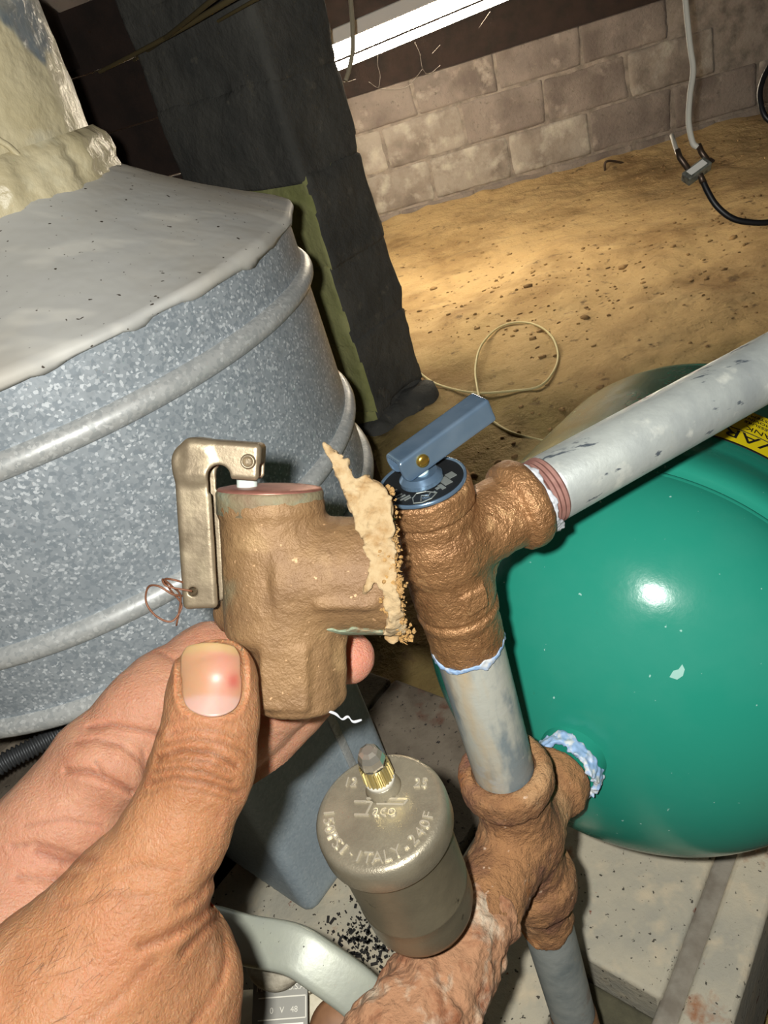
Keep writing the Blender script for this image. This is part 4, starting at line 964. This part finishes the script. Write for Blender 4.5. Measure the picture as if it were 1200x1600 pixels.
# ------------------------------------------------------------------ fluorescent light over the dirt
F0 = np.array([.30, 3.0, -.042]); FD = unit(WD+UP*.075); FU = unit(UP-WD*.075)
fx = thing('fluorescent_light', 'glowing fluorescent strip light hanging near the block wall', 'light', F0+WD*.1-UP*.05)
mk('housing', *box(F0+FD*.11-WN*.02+FU*.055, (FD, WN, FU), (.62, .06, .022)), m_fix, fx, smooth=False, bevel=.004)
mk('reflector', *box(F0+FD*.11-WN*.045+FU*.03, (FD, WN, FU), (.62, .003, .02)), m_fix, fx, smooth=False)
mk('tube', *tube([F0-FD*.5+FU*.012+WN*.01, F0+FD*.72+FU*.012+WN*.01], .024, 16, 0), m_tube, fx)
mk('tube', *tube([F0-FD*.5-FU*.031-WN*.01, F0+FD*.72-FU*.031-WN*.01], .0125, 16, 0), m_tube, fx)
for s in (-.51, .73): mk('end_cap', *box(F0+FD*s+FU*.0-WN*.01, (FD, WN, FU), (.008, .045, .062)), m_fix, fx, smooth=False, bevel=.003)

# ------------------------------------------------------------------ cables, wires, small things
def cable(name, pts, r, m, label, cat, group=None, n=8):
    return tag(mk(name, *tube(pts, r, n, 8), m), label, cat, group)
d = 1.05
spl = thing('coax_splitter', 'small metal coax splitter hanging from white cables above the dirt', 'splitter', at(1088, 285, d))
sx = unit(at(1112, 250, d)-at(1066, 284, d)); sn = unit(-vF*.8+vU*.5); sn = unit(sn-sx*(sn@sx)); sy = np.cross(sn, sx)
scn = at(1088, 268, d)
mk('splitter_body', *box(scn, (sx, sy, sn), (.020, .0085, .0075)), m_split, spl, bevel=.002, smooth=False)
mk('label_plate', *box(scn+sn*.0078, (sx, sy, sn), (.014, .005, .0004)), m_labelw, spl, smooth=False)
for px, py in ((1062, 246), (1096, 238)):
    b = scn+sx*((at(px, py, d)-scn)@sx); mk('port', *tube([b, at(px, py, d), at(px-(4 if px < 1080 else 5), py-12, d)], .0042, 10, 0), m_fcon, spl)
mk('port', *tube([scn+sx*.004, at(1098, 285, d-.004)], .0042, 10, 0), m_fcon, spl)
mk('side_tab', *box(scn+sx*.024, (sx, sy, sn), (.005, .004, .0015)), m_fcon, spl, smooth=False)
cable('coax_cable', [at(1066, -80, d), at(1071, 0, d), at(1078, 70, d), at(1083, 110, d), at(1078, 150, d), at(1076, 190, d), at(1082, 222, d), at(1090, 230, d)], .0042, m_coax, 'long white coax cable hanging down to the splitter', 'cable')
cable('coax_cable', [at(1050, 212, d+.05), at(1053, 222, d+.02), at(1058, 238, d)], .0034, m_coax, 'short stub of pale cable at the splitter', 'cable')
cable('coax_cable', [at(1096, 278, d), at(1106, 300, d), at(1120, 322, d), at(1142, 340, d), at(1168, 347, d), at(1205, 347, d), at(1260, 335, d)], .0044, m_coaxb, 'black coax cable looping right from the splitter', 'cable')
cable('coax_cable', [at(1225, 80, 1.3), at(1202, 105, 1.3), at(1189, 135, 1.3), at(1188, 160, 1.3), at(1198, 185, 1.3), at(1230, 205, 1.3)], .0050, m_coaxb, 'black cable curving in at the right edge before the block wall', 'cable')
gpts = [(600, 520), (640, 565), (668, 592), (700, 606), (745, 614), (800, 611), (842, 604), (864, 582), (872, 555), (862, 526), (838, 508), (806, 504), (776, 514), (752, 540), (743, 572), (745, 602), (752, 630), (768, 656), (800, 676), (845, 688), (900, 700)]
gp = []
for i, (x, y) in enumerate(gpts):
    p = atz(x, y, GZ+.012); p = atz(x, y, ground_z(np.array([p[0]]), np.array([p[1]]))[0]+.006+(.016 if 13 <= i <= 16 else 0)); gp.append(p)
cable('thin_cable', gp, .0034, m_wire, 'thin pale cable lying in a loop on the dirt', 'cable', n=7)
cable('hanging_cord', [at(545, -60, 1.6), at(548, 0, 1.6), at(551, 40, 1.6), at(551, 80, 1.6), at(545, 110, 1.6), at(540, 126, 1.6)], .0052, m_string, 'frayed cord hanging in front of the fluorescent light', 'cord')
cable('bent_wire', [wpt(0, 0, 0)*0+aty(946, 272, 3.8), aty(946, 254, 3.8), aty(960, 252, 3.8), aty(985, 258, 3.8), aty(1003, 262, 3.82)], .006, m_fcon, 'bent dark wire sticking out at the foot of the block wall', 'wire')
for i, (x0, y0, x1, y1, rr) in enumerate([(100, 140, 380, -12, .006), (110, 152, 395, 2, .004), (115, 160, 300, 70, .004), (130, 148, 345, -10, .005)]):
    cable('electric_cable', [atz(x0-40, y0+18, .10), atz(x0, y0, .10), atz((x0+x1)/2, (y0+y1)/2+5, .098), atz(x1, y1, .10), atz(x1+60, y1-30, .10)], rr*.8, m_romex, ['thickest old brown cable stapled under the joists, uppermost of the bundle', 'thin old brown cable stretching furthest right under the joists', 'short low old brown cable of the bundle under the joists', 'old brown cable second from top of the bundle under the joists'][i], 'cable', 'cables under the joists')
wb = []
for pts in [[(576, 128), (592, 138), (615, 140), (636, 136), (648, 124), (660, 108)], [(648, 66), (656, 84), (660, 106), (670, 116), (688, 102)], [(592, 72), (590, 100), (594, 118), (592, 138)], [(748, 44), (766, 18)], [(675, 84), (688, 70)], [(520, 118), (538, 128), (556, 124)]]:
    wb.append(tube([aty(x, y, 2.93) for x, y in pts], .0009, 5, 5))
tag(mk('cobweb', *join(*wb), m_web), 'pale cobweb strands hanging below the fluorescent light', 'cobweb', kind='stuff')

fl = []
for i in range(330):
    x = 570+rnd.gauss(0, 30); y = 1468+rnd.gauss(0, 32)
    c = atz(x, y, PZ+.0008); r = rnd.choice([.0005, .0006, .0008, .0011, .0018]); a = rnd.uniform(0, 3.14); ca = np.array([math.cos(a), math.sin(a), 0]); sa = np.array([-math.sin(a), math.cos(a), 0])
    fl.append(box(c, (ca, sa, UP), (r*rnd.uniform(.6, 1.8), r*.6, .0007)))
tag(mk('soot_flakes', *join(*fl), m_black, smooth=False), 'black soot flakes scattered on the concrete beside the air vent', 'soot', kind='stuff')
